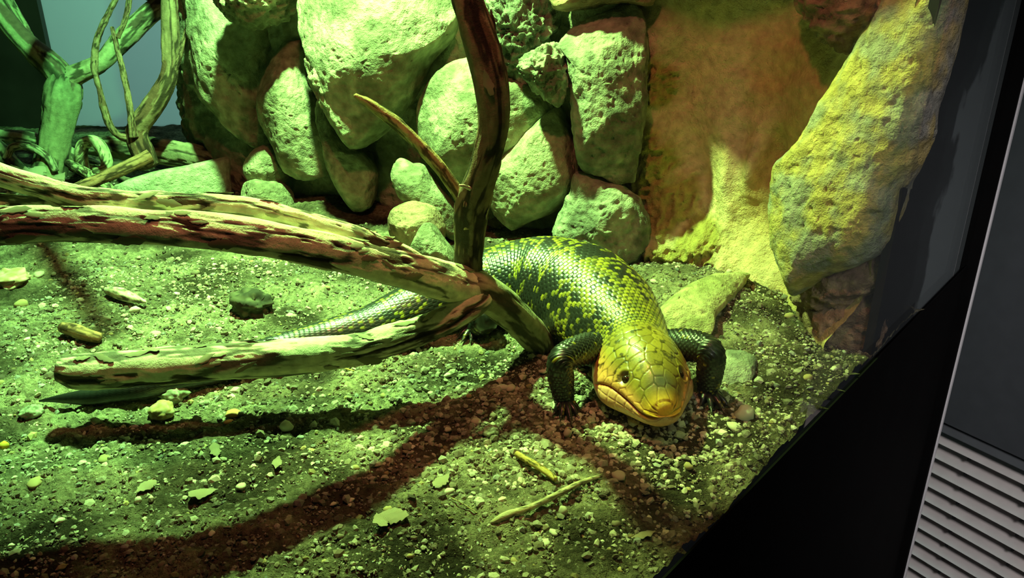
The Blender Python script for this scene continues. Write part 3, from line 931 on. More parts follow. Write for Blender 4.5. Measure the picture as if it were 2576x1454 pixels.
# outside: wall with the ventilation grille
WD = np.array([0.552, -0.834]); WD /= np.linalg.norm(WD)
WN = np.array([-WD[1], WD[0]]) * -1                 # towards the viewer
W0 = np.array([0.475, 0.775])


def outer_hit(u, v):
    r = ray(u, v)
    n = np.array([*WN, 0])
    p = CAM + r * (((np.array([*W0, 0]) - CAM) @ n) / (r @ n))
    return (p[:2] - W0) @ WD, p[2]


wd3, wn3, up3 = np.array([*WD, 0]), np.array([*WN, 0]), np.array([0, 0, 1.0])
VL = 0.10 + max(outer_hit(2590, 1460)[0], outer_hit(2590, 0)[0]) + 0.02
zt = outer_hit(2338, 1046)[1]
zf = outer_hit(2332, 1075)[1]
zs = outer_hit(2323, 1104)[1]
zs10 = outer_hit(2250, 1412)[1]
pitch = (zs - zs10) / 9.0
ow = add_obj('wall_outer', box_mesh('wall_outer', g3(W0 - WD * 0.10 - WN * 0.03, zt), wd3 * VL, wn3 * 0.03, up3 * 1.2), M_OUTER)
tag(ow, 'dark grey painted wall outside the terrarium', kind='structure')
vent = thing('ventilation_grille', 'pale slatted ventilation grille in the grey wall outside the glass', 'vent', g3(W0 + WD * 0.2, zs10 - 8 * pitch))


def vpart(name, P0, ex, ey, ez, mat, bevel=0.0):
    return rel(add_obj(name, box_mesh(name, P0, ex, ey, ez, bevel), mat, vent))


vpart('frame', g3(W0 - WD * 0.10 - WN * 0.02, zf), wd3 * VL, wn3 * 0.016, up3 * (zt - zf), M_FRAME, 0.001)
vpart('backing', g3(W0 - WD * 0.10 - WN * 0.075, zs10 - 9 * pitch), wd3 * VL, wn3 * 0.004, up3 * (zf - zs10 + 9 * pitch), M_FIN)
for k in range(17):
    z0 = zs - k * pitch                              # lower front edge of a slat, which leans back as it rises
    P0 = g3(W0 - WD * 0.10 - WN * 0.006, z0)
    lean = -wn3 * 0.034 + up3 * pitch * 1.15
    vpart('slat', P0, wd3 * VL, -wn3 * 0.0012 - up3 * 0.0010, lean, M_SLAT)
    for s_ in (0.0, 0.065):
        a0 = outer_hit(2422, 1170)[0]
        vpart('support_fin', g3(W0 + WD * (a0 + s_) - WN * 0.020, z0 - pitch * 0.22), wd3 * 0.0022, wn3 * 0.013, up3 * pitch * 0.24, M_FIN)

# ------------------------------------------------------------------ the skink
SP = np.array([(0.0905, 0.404), (0.0875, 0.424), (0.0845, 0.444), (0.0820, 0.462), (0.080, 0.482), (0.0735, 0.508), (0.063, 0.540), (0.044, 0.571),
               (0.013, 0.590), (-0.022, 0.588), (-0.052, 0.570), (-0.082, 0.551), (-0.1254, 0.524), (-0.1663, 0.507), (-0.212, 0.4745), (-0.2545, 0.4500), (-0.3015, 0.4405)])
SEC = np.array([  # d, half width, top, bottom, taper of the upper half, squareness
    (0.000, 0.0001, 0.0166, 0.0164, 0.1, 2.0), (0.0004, 0.0038, 0.0195, 0.0128, 0.1, 2.0), (0.0014, 0.0066, 0.0222, 0.0098, 0.1, 2.0), (0.004, 0.0104, 0.0258, 0.0070, 0.12, 2.1), (0.009, 0.0145, 0.0305, 0.0052, 0.2, 2.2),
    (0.016, 0.0188, 0.0362, 0.0040, 0.28, 2.3), (0.024, 0.0232, 0.0410, 0.0030, 0.33, 2.4), (0.032, 0.0272, 0.0446, 0.0022, 0.36, 2.4), (0.040, 0.0300, 0.0470, 0.0016, 0.33, 2.4),
    (0.048, 0.0312, 0.0485, 0.0012, 0.28, 2.3), (0.056, 0.0306, 0.0492, 0.0012, 0.22, 2.2), (0.066, 0.0275, 0.0490, 0.0015, 0.12, 2.1), (0.076, 0.0275, 0.0500, 0.0015, 0.06, 2.1),
    (0.095, 0.0330, 0.0550, 0.0010, 0.03, 2.1), (0.125, 0.0395, 0.0615, 0.0005, 0.02, 2.15), (0.165, 0.0430, 0.0665, 0.0005, 0.02, 2.15), (0.205, 0.0415, 0.0640, 0.0005, 0.02, 2.1),
    (0.240, 0.0345, 0.0550, 0.0008, 0.0, 2.0), (0.270, 0.0280, 0.0470, 0.001, 0.0, 2.0), (0.300, 0.0238, 0.0415, 0.001, 0.0, 2.0), (0.34, 0.0195, 0.0355, 0.001, 0.0, 2.0),
    (0.39, 0.0140, 0.0275, 0.0012, 0.0, 2.0), (0.44, 0.0105, 0.0210, 0.0010, 0.0, 2.0), (0.50, 0.0080, 0.0165, 0.0008, 0.0, 2.0), (0.545, 0.0050, 0.0112, 0.0012, 0.0, 2.0), (0.572, 0.0004, 0.0046, 0.0036, 0.0, 2.0)])
HEADL = 0.066
RP = 6
ND = 0.0037
d_head = np.concatenate([[0, 0.0003, 0.0008, 0.0014, 0.0021], np.arange(0.003, HEADL, 0.0005)])
nrow = int((0.572 - HEADL) / ND)
d_body = HEADL + np.arange(nrow * 6) / (nrow * 6) * (0.572 - HEADL)
dd = np.concatenate([d_head, d_body, [0.572]])
NCOL = 50
m = NCOL * 6
spc, SLEN = catmull(SP, 1500)
sarc = np.linspace(0, SLEN, 1500) * (0.572 / SLEN)
px_ = np.interp(dd, sarc, spc[:, 0]); py_ = np.interp(dd, sarc, spc[:, 1])


def secval(j):
    # smooth interpolation of the section table
    x = np.linspace(0, 0.572, 4000)
    y = np.interp(x, SEC[:, 0], SEC[:, j])
    k = 61
    ker = np.hanning(k); ker /= ker.sum()
    ys_ = np.convolve(np.pad(y, k // 2, mode='edge'), ker, 'valid')
    wgt = sstep(0.002, 0.02, x)
    return np.interp(dd, x, y * (1 - wgt) + ys_ * wgt)


Wd, Zt, Zb, Tp, Sq = (secval(j) for j in range(1, 6))
tx = np.gradient(px_, dd); ty = np.gradient(py_, dd)
tl = np.hypot(tx, ty); tx /= tl; ty /= tl
lx, ly = -ty, tx                                    # lateral direction; spine runs away from the camera, so + is image left
phi = np.linspace(0, 2 * math.pi, m, endpoint=False) + 1e-4
D, PH = np.meshgrid(dd, phi, indexing='ij')
cw = lambda arr: np.repeat(arr[:, None], m, 1)
W_, T_, B_, K_, S_ = map(cw, (Wd, Zt, Zb, Tp, Sq))
ZC = B_ + 0.36 * (T_ - B_)
co_, si_ = np.cos(PH), np.sin(PH)
lat = W_ * np.sign(si_) * np.abs(si_) ** (2 / S_) * (1 - K_ * np.clip(co_, 0, 1) ** 1.1)
ver = np.where(co_ > 0, ZC + (T_ - ZC) * np.abs(co_) ** (2 / S_), ZC - (ZC - B_) * np.abs(co_) ** (2 / S_))
SX = cw(px_) + lat * cw(lx); SY = cw(py_) + lat * cw(ly); SZ = ver
SV = np.stack([SX, SY, SZ], -1)
du = np.gradient(SV, axis=0); dv = np.roll(SV, -1, 1) - np.roll(SV, 1, 1)
SN = np.cross(dv, du)
SN /= np.linalg.norm(SN, axis=2)[..., None] + 1e-12
ctr = np.stack([cw(px_), cw(py_), ZC], -1)
sgn = np.sign(np.sum(SN * (SV - ctr), 2)); sgn[sgn == 0] = 1
SN *= np.sign(np.median(sgn))
head = 1 - sstep(0.052, 0.068, D)
# ---- scales: rows of overlapping keeled-edge plates, free edge towards the tail
row = (D - HEADL) / ND
ri = np.floor(row)
colc = PH / (2 * math.pi) * NCOL + 0.5 * (ri % 2)
fc = colc - np.floor(colc)
bow = 0.38 * (2 * fc - 1) ** 2
row2 = row + bow
ri2 = np.floor(row2); fr = row2 - ri2
colc = PH / (2 * math.pi) * NCOL + 0.5 * (ri2 % 2)
ci = np.floor(colc) % NCOL; fc = colc - np.floor(colc)
side_f = 1 - np.abs(2 * fc - 1) ** 5
sh = (0.25 + 0.75 * fr) * side_f
amp_s = 0.00075 * np.clip(W_ / 0.035, 0.15, 1.0)
scale_disp = sh * amp_s * (1 - head)
hr = _hash(ri2.ravel().astype(np.int64) + 500, ci.ravel().astype(np.int64), np.zeros(D.size, np.int64), 5).reshape(D.shape)
hr2 = _hash(ri2.ravel().astype(np.int64) + 900, ci.ravel().astype(np.int64), np.ones(D.size, np.int64), 9).reshape(D.shape)
scP = np.stack([ri2 * ND * 60, np.cos(ci / NCOL * 2 * math.pi) * 3.2, np.sin(ci / NCOL * 2 * math.pi) * 3.2], -1).reshape(-1, 3)
patch = fbm(scP, 1.0, 3, 77).reshape(D.shape)
dors = np.clip(np.cos(PH), -1, 1)
tailf = sstep(0.235, 0.30, D)
prob = 0.22 + 0.36 * sstep(0.45, 0.95, dors) + 0.75 * patch
prob = prob * (1 - tailf) + (0.30 + 0.5 * patch) * tailf
prob = prob + 0.45 * (1 - sstep(0.066, 0.10, D)) + 0.12 * (1 - sstep(0.10, 0.15, D))
yes = np.clip((prob - hr) / 0.12, 0, 1) * (1 - sstep(0.40, 0.47, D))
ytip = sstep(0.12, 0.4, fr) * yes * (0.35 + 0.65 * sstep(0.0, 0.35, side_f))
BLK = np.array([0.018, 0.020, 0.018]); YEL = np.array([0.40, 0.33, 0.035]); OLV = np.array([0.20, 0.19, 0.03])
ycol = OLV + (YEL - OLV) * hr2[..., None]
bodyc = BLK * (1 - ytip[..., None]) + ycol * ytip[..., None]
bodyc = bodyc * (0.35 + 0.65 * sstep(0.0, 0.35, side_f) * sstep(0.0, 0.12, fr))[..., None]
belly = sstep(-0.55, -0.85, np.cos(PH))[..., None]
bodyc = bodyc * (1 - belly) + np.array([0.16, 0.13, 0.05]) * belly
# ---- head shields
arc = lat.copy()
hseeds = [(0.001, 0.0), (0.0065, 0.0), (0.012, 0.0), (0.0175, 0.0), (0.026, 0.0), (0.0345, 0.0), (0.041, 0.0), (0.049, 0.0), (0.057, 0.0),
          (0.008, 0.006), (0.015, 0.0065), (0.0225, 0.0095), (0.0285, 0.0105), (0.0345, 0.011), (0.0375, 0.0045), (0.0435, 0.0078), (0.050, 0.009), (0.046, 0.0155), (0.041, 0.0165),
          (0.052, 0.017), (0.057, 0.0085), (0.058, 0.016)]
lateral = [(0.004, 0.008), (0.009, 0.0115), (0.015, 0.014), (0.021, 0.0175), (0.027, 0.0205), (0.033, 0.0225), (0.039, 0.0250), (0.046, 0.0262), (0.053, 0.0262), (0.060, 0.0245)]
best1 = np.full(D.shape, 9.0); best2 = np.full(D.shape, 9.0); bid = np.zeros(D.shape, int)
sid = 0
hm = D[:, 0] < 0.075
wp = SV.reshape(-1, 3)
Dw = D + 0.0011 * fbm(wp, 150, 2, 201).reshape(D.shape)
arc = arc + 0.0011 * fbm(wp, 150, 2, 205).reshape(D.shape)
zrel = (ver - B_) / (T_ - B_)
for (sd, sl) in hseeds:
    for sg in ((1, -1) if sl > 0 else (1,)):
        sid += 1
        dist = np.hypot((Dw[hm] - sd), (arc[hm] - sg * sl)) + 0.012 * sstep(0.72, 0.5, zrel[hm])
        nb = dist < best1[hm]
        b1, b2, bi = best1[hm], best2[hm], bid[hm]
        b2 = np.where(nb, b1, np.minimum(b2, dist)); b1 = np.where(nb, dist, b1); bi = np.where(nb, sid, bi)
        best1[hm], best2[hm], bid[hm] = b1, b2, bi
for layer, zr in ((0, 0.50), (1, 0.66), (2, 0.14)):
    for i, (sd, sl) in enumerate(lateral):
        for sg in (1, -1):
            sid += 1
            dist = np.hypot(Dw[hm] - sd - 0.003 * layer, (zrel[hm] - zr) * 0.028) + 0.02 * (np.sign(lat[hm]) != sg)
            nb = dist < best1[hm]
            b1, b2, bi = best1[hm], best2[hm], bid[hm]
            b2 = np.where(nb, b1, np.minimum(b2, dist)); b1 = np.where(nb, dist, b1); bi = np.where(nb, sid, bi)
            best1[hm], best2[hm], bid[hm] = b1, b2, bi
seam = sstep(0.0009, 0.0, best2 - best1)
mouth_z = 0.40 + 0.06 * np.sin(np.clip(D / 0.045, 0, 1) * math.pi) - 0.10 * sstep(0.03, 0.05, D)
mz_abs = (B_ + mouth_z * (T_ - B_)) * sstep(0, 0.014, D) + 0.0148 * (1 - sstep(0, 0.014, D))
mouth = np.exp(-((ver - mz_abs) / 0.0008) ** 2) * (1 - sstep(0.040, 0.047, D)) * sstep(0.0, 0.0012, D)
hh = _hash(bid.ravel().astype(np.int64), np.zeros(D.size, np.int64), np.zeros(D.size, np.int64), 3).reshape(D.shape)
topz = sstep(0.50, 0.78, zrel)[..., None]
HT = np.array([0.33, 0.255, 0.035]); CH = np.array([0.95, 0.44, 0.14]); JAW = np.array([0.92, 0.48, 0.24]); LIP = np.array([1.0, 0.60, 0.06])
hc = CH * (1 - topz) + (HT * (0.75 + 0.5 * hh[..., None])) * topz
low = sstep(0.02, -0.04, zrel - mouth_z)[..., None]
hc = hc * (1 - low) + JAW * low
tipf = (sstep(0.012, 0.003, D) * sstep(0.25, 0.4, zrel))[..., None]
hc = hc * (1 - tipf) + LIP * tipf
noseb = (np.exp(-((D - 0.0125) / 0.0055) ** 2 - (lat / 0.009) ** 2) * sstep(0.5, 0.68, zrel))[..., None]
hc = hc * (1 - 0.95 * noseb) + np.array([0.10, 0.10, 0.075]) * 0.95 * noseb
PV = SV.reshape(-1, 3)
mott = fbm(PV, 330, 3, 88).reshape(D.shape)
seam_dark = seam * sstep(-0.25, 0.35, fbm(PV, 120, 2, 66).reshape(D.shape) + 0.25 * sstep(0.5, 0.8, zrel))
hc = hc * (1 - 0.7 * seam_dark[..., None] * sstep(0.3, 0.5, zrel)[..., None])
spots = sstep(0.30, 0.45, mott + 0.12 * sstep(0.03, 0.055, D) + 0.10 * seam) * sstep(0.012, 0.03, D) * sstep(0.4, 0.6, zrel)
hc = hc * (1 - 0.75 * spots[..., None])
hc = hc * (1 - 0.8 * mouth[..., None] * np.array([0.55, 1, 1]))
# eye place and socket
EYE_D, EYE_Z = 0.0255, 0.0300
ei = int(np.argmin(np.abs(dd - EYE_D)))
eyes = []
disp = scale_disp - head * (0.00038 * seam + 0.0014 * mouth) + head * 0.0006 * np.exp(-((zrel - mouth_z - 0.09) / 0.05) ** 2) * (1 - sstep(0.038, 0.046, D))
jowl = np.exp(-((D - 0.036) / 0.014) ** 2 - ((zrel - 0.20) / 0.15) ** 2)
disp = disp + 0.0032 * jowl
for sg in (1, -1):
    js = [j for j in range(m) if np.sign(si_[ei, j]) == sg and co_[ei, j] > -0.2]
    j = min(js, key=lambda j: abs(ver[ei, j] - EYE_Z))
    pe, ne = SV[ei, j].copy(), SN[ei, j].copy()
    eyes.append((pe, ne))
    de = np.linalg.norm(SV - pe, axis=2)
    disp = disp - 0.0024 * np.exp(-(de / 0.0036) ** 2) + 0.0006 * np.exp(-((de - 0.0050) / 0.0016) ** 2)
    rim = np.exp(-((de - 0.0034) / 0.0011) ** 2)[..., None]
    hc = hc * (1 - 0.7 * rim) + np.array([0.05, 0.05, 0.03]) * 0.7 * rim
    nost = np.linalg.norm(np.stack([(D - 0.0045), (np.abs(lat) - 0.0062) * 1.0, (zrel - 0.66) * 0.02], -1), axis=2)
disp = disp - 0.0010 * np.exp(-(nost / 0.0011) ** 2)
hc = hc * (1 - 0.8 * np.exp(-(nost / 0.0012) ** 2)[..., None])
SV2 = SV + SN * disp[..., None]
skinc = hc * head[..., None] + bodyc * (1 - head[..., None])
gzs = 0.004
SV2[..., 2] += cw(np.where(dd < 0.30, gzs, soil_z(px_, py_) * sstep(0.30, 0.36, dd) + gzs * (1 - sstep(0.30, 0.36, dd)) + 0.0022 * sstep(0.30, 0.40, dd)))
V_all = [SV2.reshape(-1, 3)]; C_all = [skinc.reshape(-1, 3)]; Q_all = [grid_quads(len(dd), m, True)]
base = len(V_all[0])


def limb(ctrl, n=60, mm=36, scale_n=14, ylw=0.06, seed=0, glossy=True):
    """one scaly leg or toe appended to the body mesh"""
    global base
    C, Lg = catmull(np.asarray(ctrl, float), n)
    P, r = C[:, :3], C[:, 3]
    T = np.gradient(P, axis=0); T /= np.linalg.norm(T, axis=1)[:, None]
    ref = np.array([0.31, 0.87, 0.38])
    N1 = ref - (T @ ref)[:, None] * T; N1 /= np.linalg.norm(N1, axis=1)[:, None]
    B = np.cross(T, N1)
    th = np.linspace(0, 2 * math.pi, mm, endpoint=False)
    S, TH = np.meshgrid(np.linspace(0, Lg, n), th, indexing='ij')
    rw = S / 0.0024
    k0 = np.floor(rw); f_ = rw - k0
    cc = TH / (2 * math.pi) * scale_n + 0.5 * (k0 % 2)
    fcc = cc - np.floor(cc)
    sd = 1 - np.abs(2 * fcc - 1) ** 4
    rr = np.repeat(r[:, None], mm, 1)
    R = rr * (1 + 0.11 * f_ * sd)
    V = P[:, None] + (np.cos(TH) * R)[..., None] * N1[:, None] + (np.sin(TH) * R)[..., None] * B[:, None]
    hsh = _hash(k0.ravel().astype(np.int64), np.floor(cc).ravel().astype(np.int64) % scale_n, np.full(S.size, seed, np.int64), 4).reshape(S.shape)
    y = ((hsh < ylw) * sstep(0.3, 0.6, f_) * sstep(0.4, 0.9, sd))[..., None]
    c = (BLK * (1 - y) + YEL * 0.8 * y) * (0.3 + 0.7 * sd[..., None]) * (0.5 + 0.5 * sstep(0.0, 0.25, f_))[..., None]
    V_all.append(V.reshape(-1, 3)); C_all.append(c.reshape(-1, 3)); Q_all.append(grid_quads(n, mm, True) + base)
    base += n * mm
    V_all.append(P[-1:] + T[-1:] * r[-1] * 0.5); C_all.append(BLK[None]); 
    TR.extend([(base, base - mm + (j + 1) % mm, base - mm + j) for j in range(mm)])
    base += 1


TR = []
TOES = []


def hand(wrist, direction, spread=1.0, seed=0, up_=0.004, Ls=(0.011, 0.015, 0.017, 0.015, 0.010)):
    dirv = np.array([*direction, 0.0]); dirv /= np.linalg.norm(dirv)
    latv = np.array([-dirv[1], dirv[0], 0])
    for k, (ang, L_) in enumerate(zip((-58, -26, 0, 26, 62), Ls)):
        a = math.radians(ang * spread)
        f = dirv * math.cos(a) + latv * math.sin(a)
        p0 = wrist + np.array([0, 0, 0.004])
        p1 = wrist + f * L_ * 0.38 + np.array([0, 0, 0.0052])
        p2 = wrist + f * L_ * 0.72 + np.array([0, 0, 0.0040])
        p3 = wrist + f * L_ + np.array([0, 0, 0.0012])
        limb([(*p0, 0.0030), (*p1, 0.0024), (*p2, 0.0019), (*p3, 0.0012)], 22, 16, 7, 0.10, seed + k)
        TOES.append((p3, f))


def gp(u, v, z=0.0):
    p = gnd(u, v, z)
    return np.array([p[0], p[1], z + float(soil_z(p[0], p[1]))])


# front limb at image left
sh_ = np.array([0.060, 0.478, 0.026]); el = gp(1413, 912, 0.036); wr = gp(1420, 1022, 0.004)
limb([(*sh_, 0.0115), (*(0.55 * sh_ + 0.45 * el + np.array([0, 0, 0.004])), 0.0098), (*el, 0.0082), (*(0.5 * el + 0.5 * wr + np.array([-0.001, 0.001, 0])), 0.0076), (*wr, 0.0058)], 180, 72, 18, 0.05, 3)
hand(wr + np.array([0, -0.001, -0.002]), (0.15, -1.0), 0.8, 11)
# front limb at image right
sh2 = np.array([0.108, 0.484, 0.026]); el2 = gp(1785, 895, 0.038); wr2 = gp(1778, 1002, 0.004)
limb([(*sh2, 0.0115), (*(0.5 * sh2 + 0.5 * el2 + np.array([0, 0, 0.003])), 0.0098), (*el2, 0.0086), (*(0.5 * el2 + 0.5 * wr2 + np.array([0.001, 0.001, 0])), 0.0080), (*wr2, 0.0060)], 180, 72, 18, 0.10, 5)
hand(wr2 + np.array([0, -0.001, -0.002]), (0.35, -1.0), 0.9, 31)
# hind limb under the branch joint
hp = np.array([-0.028, 0.566, 0.022]); kn = gp(1222, 808, 0.02); ft = gp(1192, 836, 0.004)
limb([(*hp, 0.0125), (*(0.5 * hp + 0.5 * kn), 0.0115), (*kn, 0.0095), (*ft, 0.0065)], 60, 40, 16, 0.03, 7)
hand(ft + np.array([0, 0, -0.002]), (-0.5, -1.0), 0.8, 51)
# far hind limb, behind the body
hp2 = np.array([-0.005, 0.612, 0.022]); kn2 = np.array([0.02, 0.640, 0.02]); ft2 = np.array([0.03, 0.648, 0.010])
limb([(*hp2, 0.0125), (*(0.5 * hp2 + 0.5 * kn2), 0.0105), (*kn2, 0.009), (*ft2, 0.006)], 40, 32, 16, 0.05, 8)

skink = thing('skink', 'large blotched black and yellow lizard with smooth scales facing the glass', 'lizard', (0.05, 0.53, 0.0))
body = rel(add_obj('body', make_mesh('body', np.vstack(V_all), np.vstack(Q_all), TR, col=np.vstack(C_all)), M_SKIN, skink))
for pe, ne in eyes:
    nu, nv = 28, 18
    e = boulder_mesh('eye', (0, 0, 0), (0.0033, 0.0033, 0.0027), 1, 0.0, 1, ((0.02, 0.01, 0.005), (0.03, 0.015, 0.008)), nu, nv)
    o = add_obj('eye', e, M_EYE, skink)
    e.materials.clear(); e.materials.append(M_EYE)
    o.location = pe - ne * 0.0029 + np.array([0, 0, gzs])
    rel(o)
    o['label'] = 'dark glossy eye'
cone = bmesh.new()
bmesh.ops.create_cone(cone, cap_ends=True, segments=8, radius1=0.0009, radius2=0.0001, depth=0.0042)
cm = bpy.data.meshes.new('claw'); cone.to_mesh(cm); cone.free(); cm.materials.append(M_CLAW)
for p3, f in TOES:
    o = add_obj('claw', cm, None, skink)
    dv_ = Vector(f + np.array([0, 0, -0.35]))
    o.rotation_euler = dv_.to_track_quat('Z', 'Y').to_euler()
    o.location = p3 + f * 0.0018 + np.array([0, 0, -0.0002])
    rel(o)

# ------------------------------------------------------------------ gravel (too many to count) and the pebbles one can pick out
ico_v = []
gr = (1 + 5 ** 0.5) / 2
for s1 in (-1, 1):
    for s2 in (-gr, gr):
        ico_v += [(0, s1, s2), (s1, s2, 0), (s2, 0, s1)]
ico_v = np.array(ico_v, float); ico_v /= np.linalg.norm(ico_v[0])
bmt = bmesh.new()
for v_ in ico_v:
    bmt.verts.new(v_)
bmesh.ops.convex_hull(bmt, input=list(bmt.verts))
bmt.verts.ensure_lookup_table(); bmt.verts.index_update()
ico_v = np.array([v_.co[:] for v_ in bmt.verts]); ico_f = np.array([[v_.index for v_ in f.verts] for f in bmt.faces])
bmt.free()
PAL = np.array([(0.30, 0.27, 0.20), (0.42, 0.38, 0.28), (0.55, 0.50, 0.38), (0.66, 0.62, 0.50), (0.20, 0.16, 0.11), (0.14, 0.11, 0.08), (0.42, 0.33, 0.16), (0.33, 0.33, 0.30), (0.24, 0.20, 0.13)])
PW = np.array([0.18, 0.16, 0.10, 0.06, 0.16, 0.14, 0.03, 0.07, 0.10]); PW /= PW.sum()


def rand_rot(n, rng):
    qn = rng.standard_normal((n, 4)); qn /= np.linalg.norm(qn, axis=1)[:, None]
    w_, x, y, z = qn.T
    return np.stack([1 - 2 * (y * y + z * z), 2 * (x * y - z * w_), 2 * (x * z + y * w_), 2 * (x * y + z * w_), 1 - 2 * (x * x + z * z), 2 * (y * z - x * w_),
                     2 * (x * z - y * w_), 2 * (y * z + x * w_), 1 - 2 * (x * x + y * y)], 1).reshape(n, 3, 3)


def scatter(n, xr, yr, rmin, rmed, rmax, rng, sig=0.45):
    xy = np.stack([rng.uniform(*xr, n), rng.uniform(*yr, n)], 1)
    xy = xy[in_tank(xy)]
    dg = (xy - GA) @ GN
    xy = xy[dg > 0.002]
    keepn = fbm(np.column_stack([xy, np.zeros(len(xy))]), 14, 3, 61) + rng.normal(0, 0.35, len(xy))
    xy = xy[keepn > -0.25]
    rad = np.clip(rmed * np.exp(rng.normal(0, sig, len(xy))), rmin, rmax)
    return xy, rad


oct_v = np.array([(1, 0, 0), (-1, 0, 0), (0, 1, 0), (0, -1, 0), (0, 0, 1), (0, 0, -1)], float)
oct_f = np.array([(0, 2, 4), (2, 1, 4), (1, 3, 4), (3, 0, 4), (2, 0, 5), (1, 2, 5), (3, 1, 5), (0, 3, 5)])


def grains(xy, rad, bv, bf, kidx, dim=None):
    n = len(xy)
    sc = rad[:, None] * RNG.uniform(0.6, 1.3, (n, 3))
    jit = bv[None] * (1 + RNG.uniform(-0.25, 0.25, (n, len(bv), 1)))
    pv = np.einsum('nij,nkj->nki', rand_rot(n, RNG), jit * sc[:, None, :])
    pv[..., 2] *= 0.8
    zb = soil_z(xy[:, 0], xy[:, 1]) + 0.0045 * fbm(np.column_stack([xy, np.zeros(n)]), 70, 4, 31) + rad * 0.4
    pv += np.column_stack([xy, zb])[:, None, :]
    ck = PAL[kidx] * RNG.uniform(0.55, 1.15, (n, 1))
    tone = 0.65 + 0.65 * sstep(-0.45, 0.45, fbm(np.column_stack([xy, np.zeros(n)]), 26, 3, 58))
    front = sstep(0.42, 0.31, xy[:, 1] + 0.05 * fbm(np.column_stack([xy, np.zeros(n)]), 11, 3, 52))  # same front falloff painted into the grain colours
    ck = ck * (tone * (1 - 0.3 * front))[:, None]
    return pv.reshape(-1, 3), (bf[None] + (np.arange(n) * len(bv))[:, None, None]).reshape(-1, 3), np.repeat(ck, len(bv), 0)


xyA, rA = scatter(94000, (-0.42, 0.30), (0.26, 0.72), 0.0004, 0.00075, 0.0016, RNG, 0.4)
xyB, rB = scatter(8000, (-0.75, 0.27), (0.70, 1.1), 0.0008, 0.0014, 0.003, RNG)
xyD, rD = scatter(14000, (-0.42, 0.30), (0.26, 0.72), 0.0009, 0.0014, 0.0030, RNG, 0.35)
xyC = RNG.normal((0.035, 0.43), (0.065, 0.04), (2200, 2)); xyC = xyC[in_tank(xyC)]; xyC = xyC[((xyC - GA) @ GN) > 0.004]
rC = np.clip(0.0016 * np.exp(RNG.normal(0, 0.35, len(xyC))), 0.0008, 0.0032)
PW2 = np.array([0.18, 0.14, 0.07, 0.03, 0.20, 0.18, 0.03, 0.05, 0.12]); PW2 /= PW2.sum()
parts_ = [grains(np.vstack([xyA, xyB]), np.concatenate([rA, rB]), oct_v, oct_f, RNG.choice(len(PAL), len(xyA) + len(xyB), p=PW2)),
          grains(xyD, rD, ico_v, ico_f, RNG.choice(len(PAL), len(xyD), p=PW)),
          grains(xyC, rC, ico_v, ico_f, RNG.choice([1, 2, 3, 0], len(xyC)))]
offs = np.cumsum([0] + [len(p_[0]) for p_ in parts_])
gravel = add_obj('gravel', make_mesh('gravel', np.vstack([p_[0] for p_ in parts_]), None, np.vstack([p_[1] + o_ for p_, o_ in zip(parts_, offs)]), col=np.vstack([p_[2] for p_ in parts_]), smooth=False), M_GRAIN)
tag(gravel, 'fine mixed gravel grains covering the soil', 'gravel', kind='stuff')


def pebble_mesh(seed, col):
    r = np.random.default_rng(seed)
    bm = bmesh.new()
    bmesh.ops.create_icosphere(bm, subdivisions=2, radius=1.0)
    V = np.array([v.co[:] for v in bm.verts])
    h = fbm(V + seed * 5.1, 1.1, 2, seed)
    ax = r.uniform(0.65, 1.3, 3); ax[2] *= 0.7
    for v, k in zip(bm.verts, h):
        v.co = Vector(np.array(v.co[:]) * (1 + 0.45 * k) * ax)
    F = [[v.index for v in f.verts] for f in bm.faces]
    V = np.array([v.co[:] for v in bm.verts])
    bm.free()
    c = np.array(col) * (0.9 + 0.2 * r.random())
    return make_mesh('pebble', V, None, F, col=np.tile(c, (len(V), 1)))


PEB = [pebble_mesh(s, PAL[k]) for s, k in enumerate((3, 2, 3, 1, 6, 2, 7, 4, 3, 0))]


def put_pebble(u, v, wpx, k, label, cat='pebble', group=None, name='pebble', mesh=None, flat=1.0):
    p = gnd(u, v)
    r_ = wpx / 2 * math.hypot(*(p[:2])) * 1.08 / FPX
    o = add_obj(name, mesh or PEB[k % len(PEB)], M_GRAIN)
    o.location = (p[0], p[1], float(soil_z(p[0], p[1])) + r_ * 0.42 * flat)
    o.scale = (r_, r_, r_ * flat)
    o.rotation_euler = (0, 0, random.uniform(0, 6.28))
    return tag(o, label, cat, group)


def clod_mesh(seed, c1, c2, amp=0.35):
    bm = bmesh.new()
    bmesh.ops.create_icosphere(bm, subdivisions=4, radius=1.0)
    V = np.array([v.co[:] for v in bm.verts]); F = [[v.index for v in f.verts] for f in bm.faces]
    bm.free()
    h = fbm(V + seed * 3.3, 1.6, 5, seed, 0.62)
    k = sstep(-0.3, 0.4, fbm(V + seed, 4.5, 3, seed + 2))[:, None]
    return make_mesh('clod', V * (1 + amp * 1.6 * h)[:, None] * np.array([1.05, 0.95, 0.7]), None, F, col=np.array(c1) * (1 - k) + np.array(c2) * k)


two = clod_mesh(40, (0.42, 0.27, 0.12), (0.50, 0.44, 0.25), 0.2); orange = pebble_mesh(41, (0.55, 0.28, 0.13)); clod = clod_mesh(42, (0.16, 0.17, 0.11), (0.42, 0.44, 0.33))
dclod = clod_mesh(43, (0.03, 0.028, 0.018), (0.11, 0.10, 0.06), 0.5); ochp = pebble_mesh(44, (0.62, 0.42, 0.05)); barky = clod_mesh(45, (0.35, 0.22, 0.12), (0.62, 0.54, 0.38), 0.4)
put_pebble(408, 1045, 62, 1, 'large yellowish pebble half in the branch shadow below the tail tip', mesh=two)
put_pebble(588, 1048, 34, 1, 'small orange stone in the shadow band below the log', mesh=orange)
put_pebble(577, 1066, 20, 1, 'tiny orange chip touching the small orange stone', mesh=orange)
put_pebble(441, 1003, 58, 1, 'grey green soil clod just below the lizard tail', name='soil_clod', cat='clod', mesh=clod)
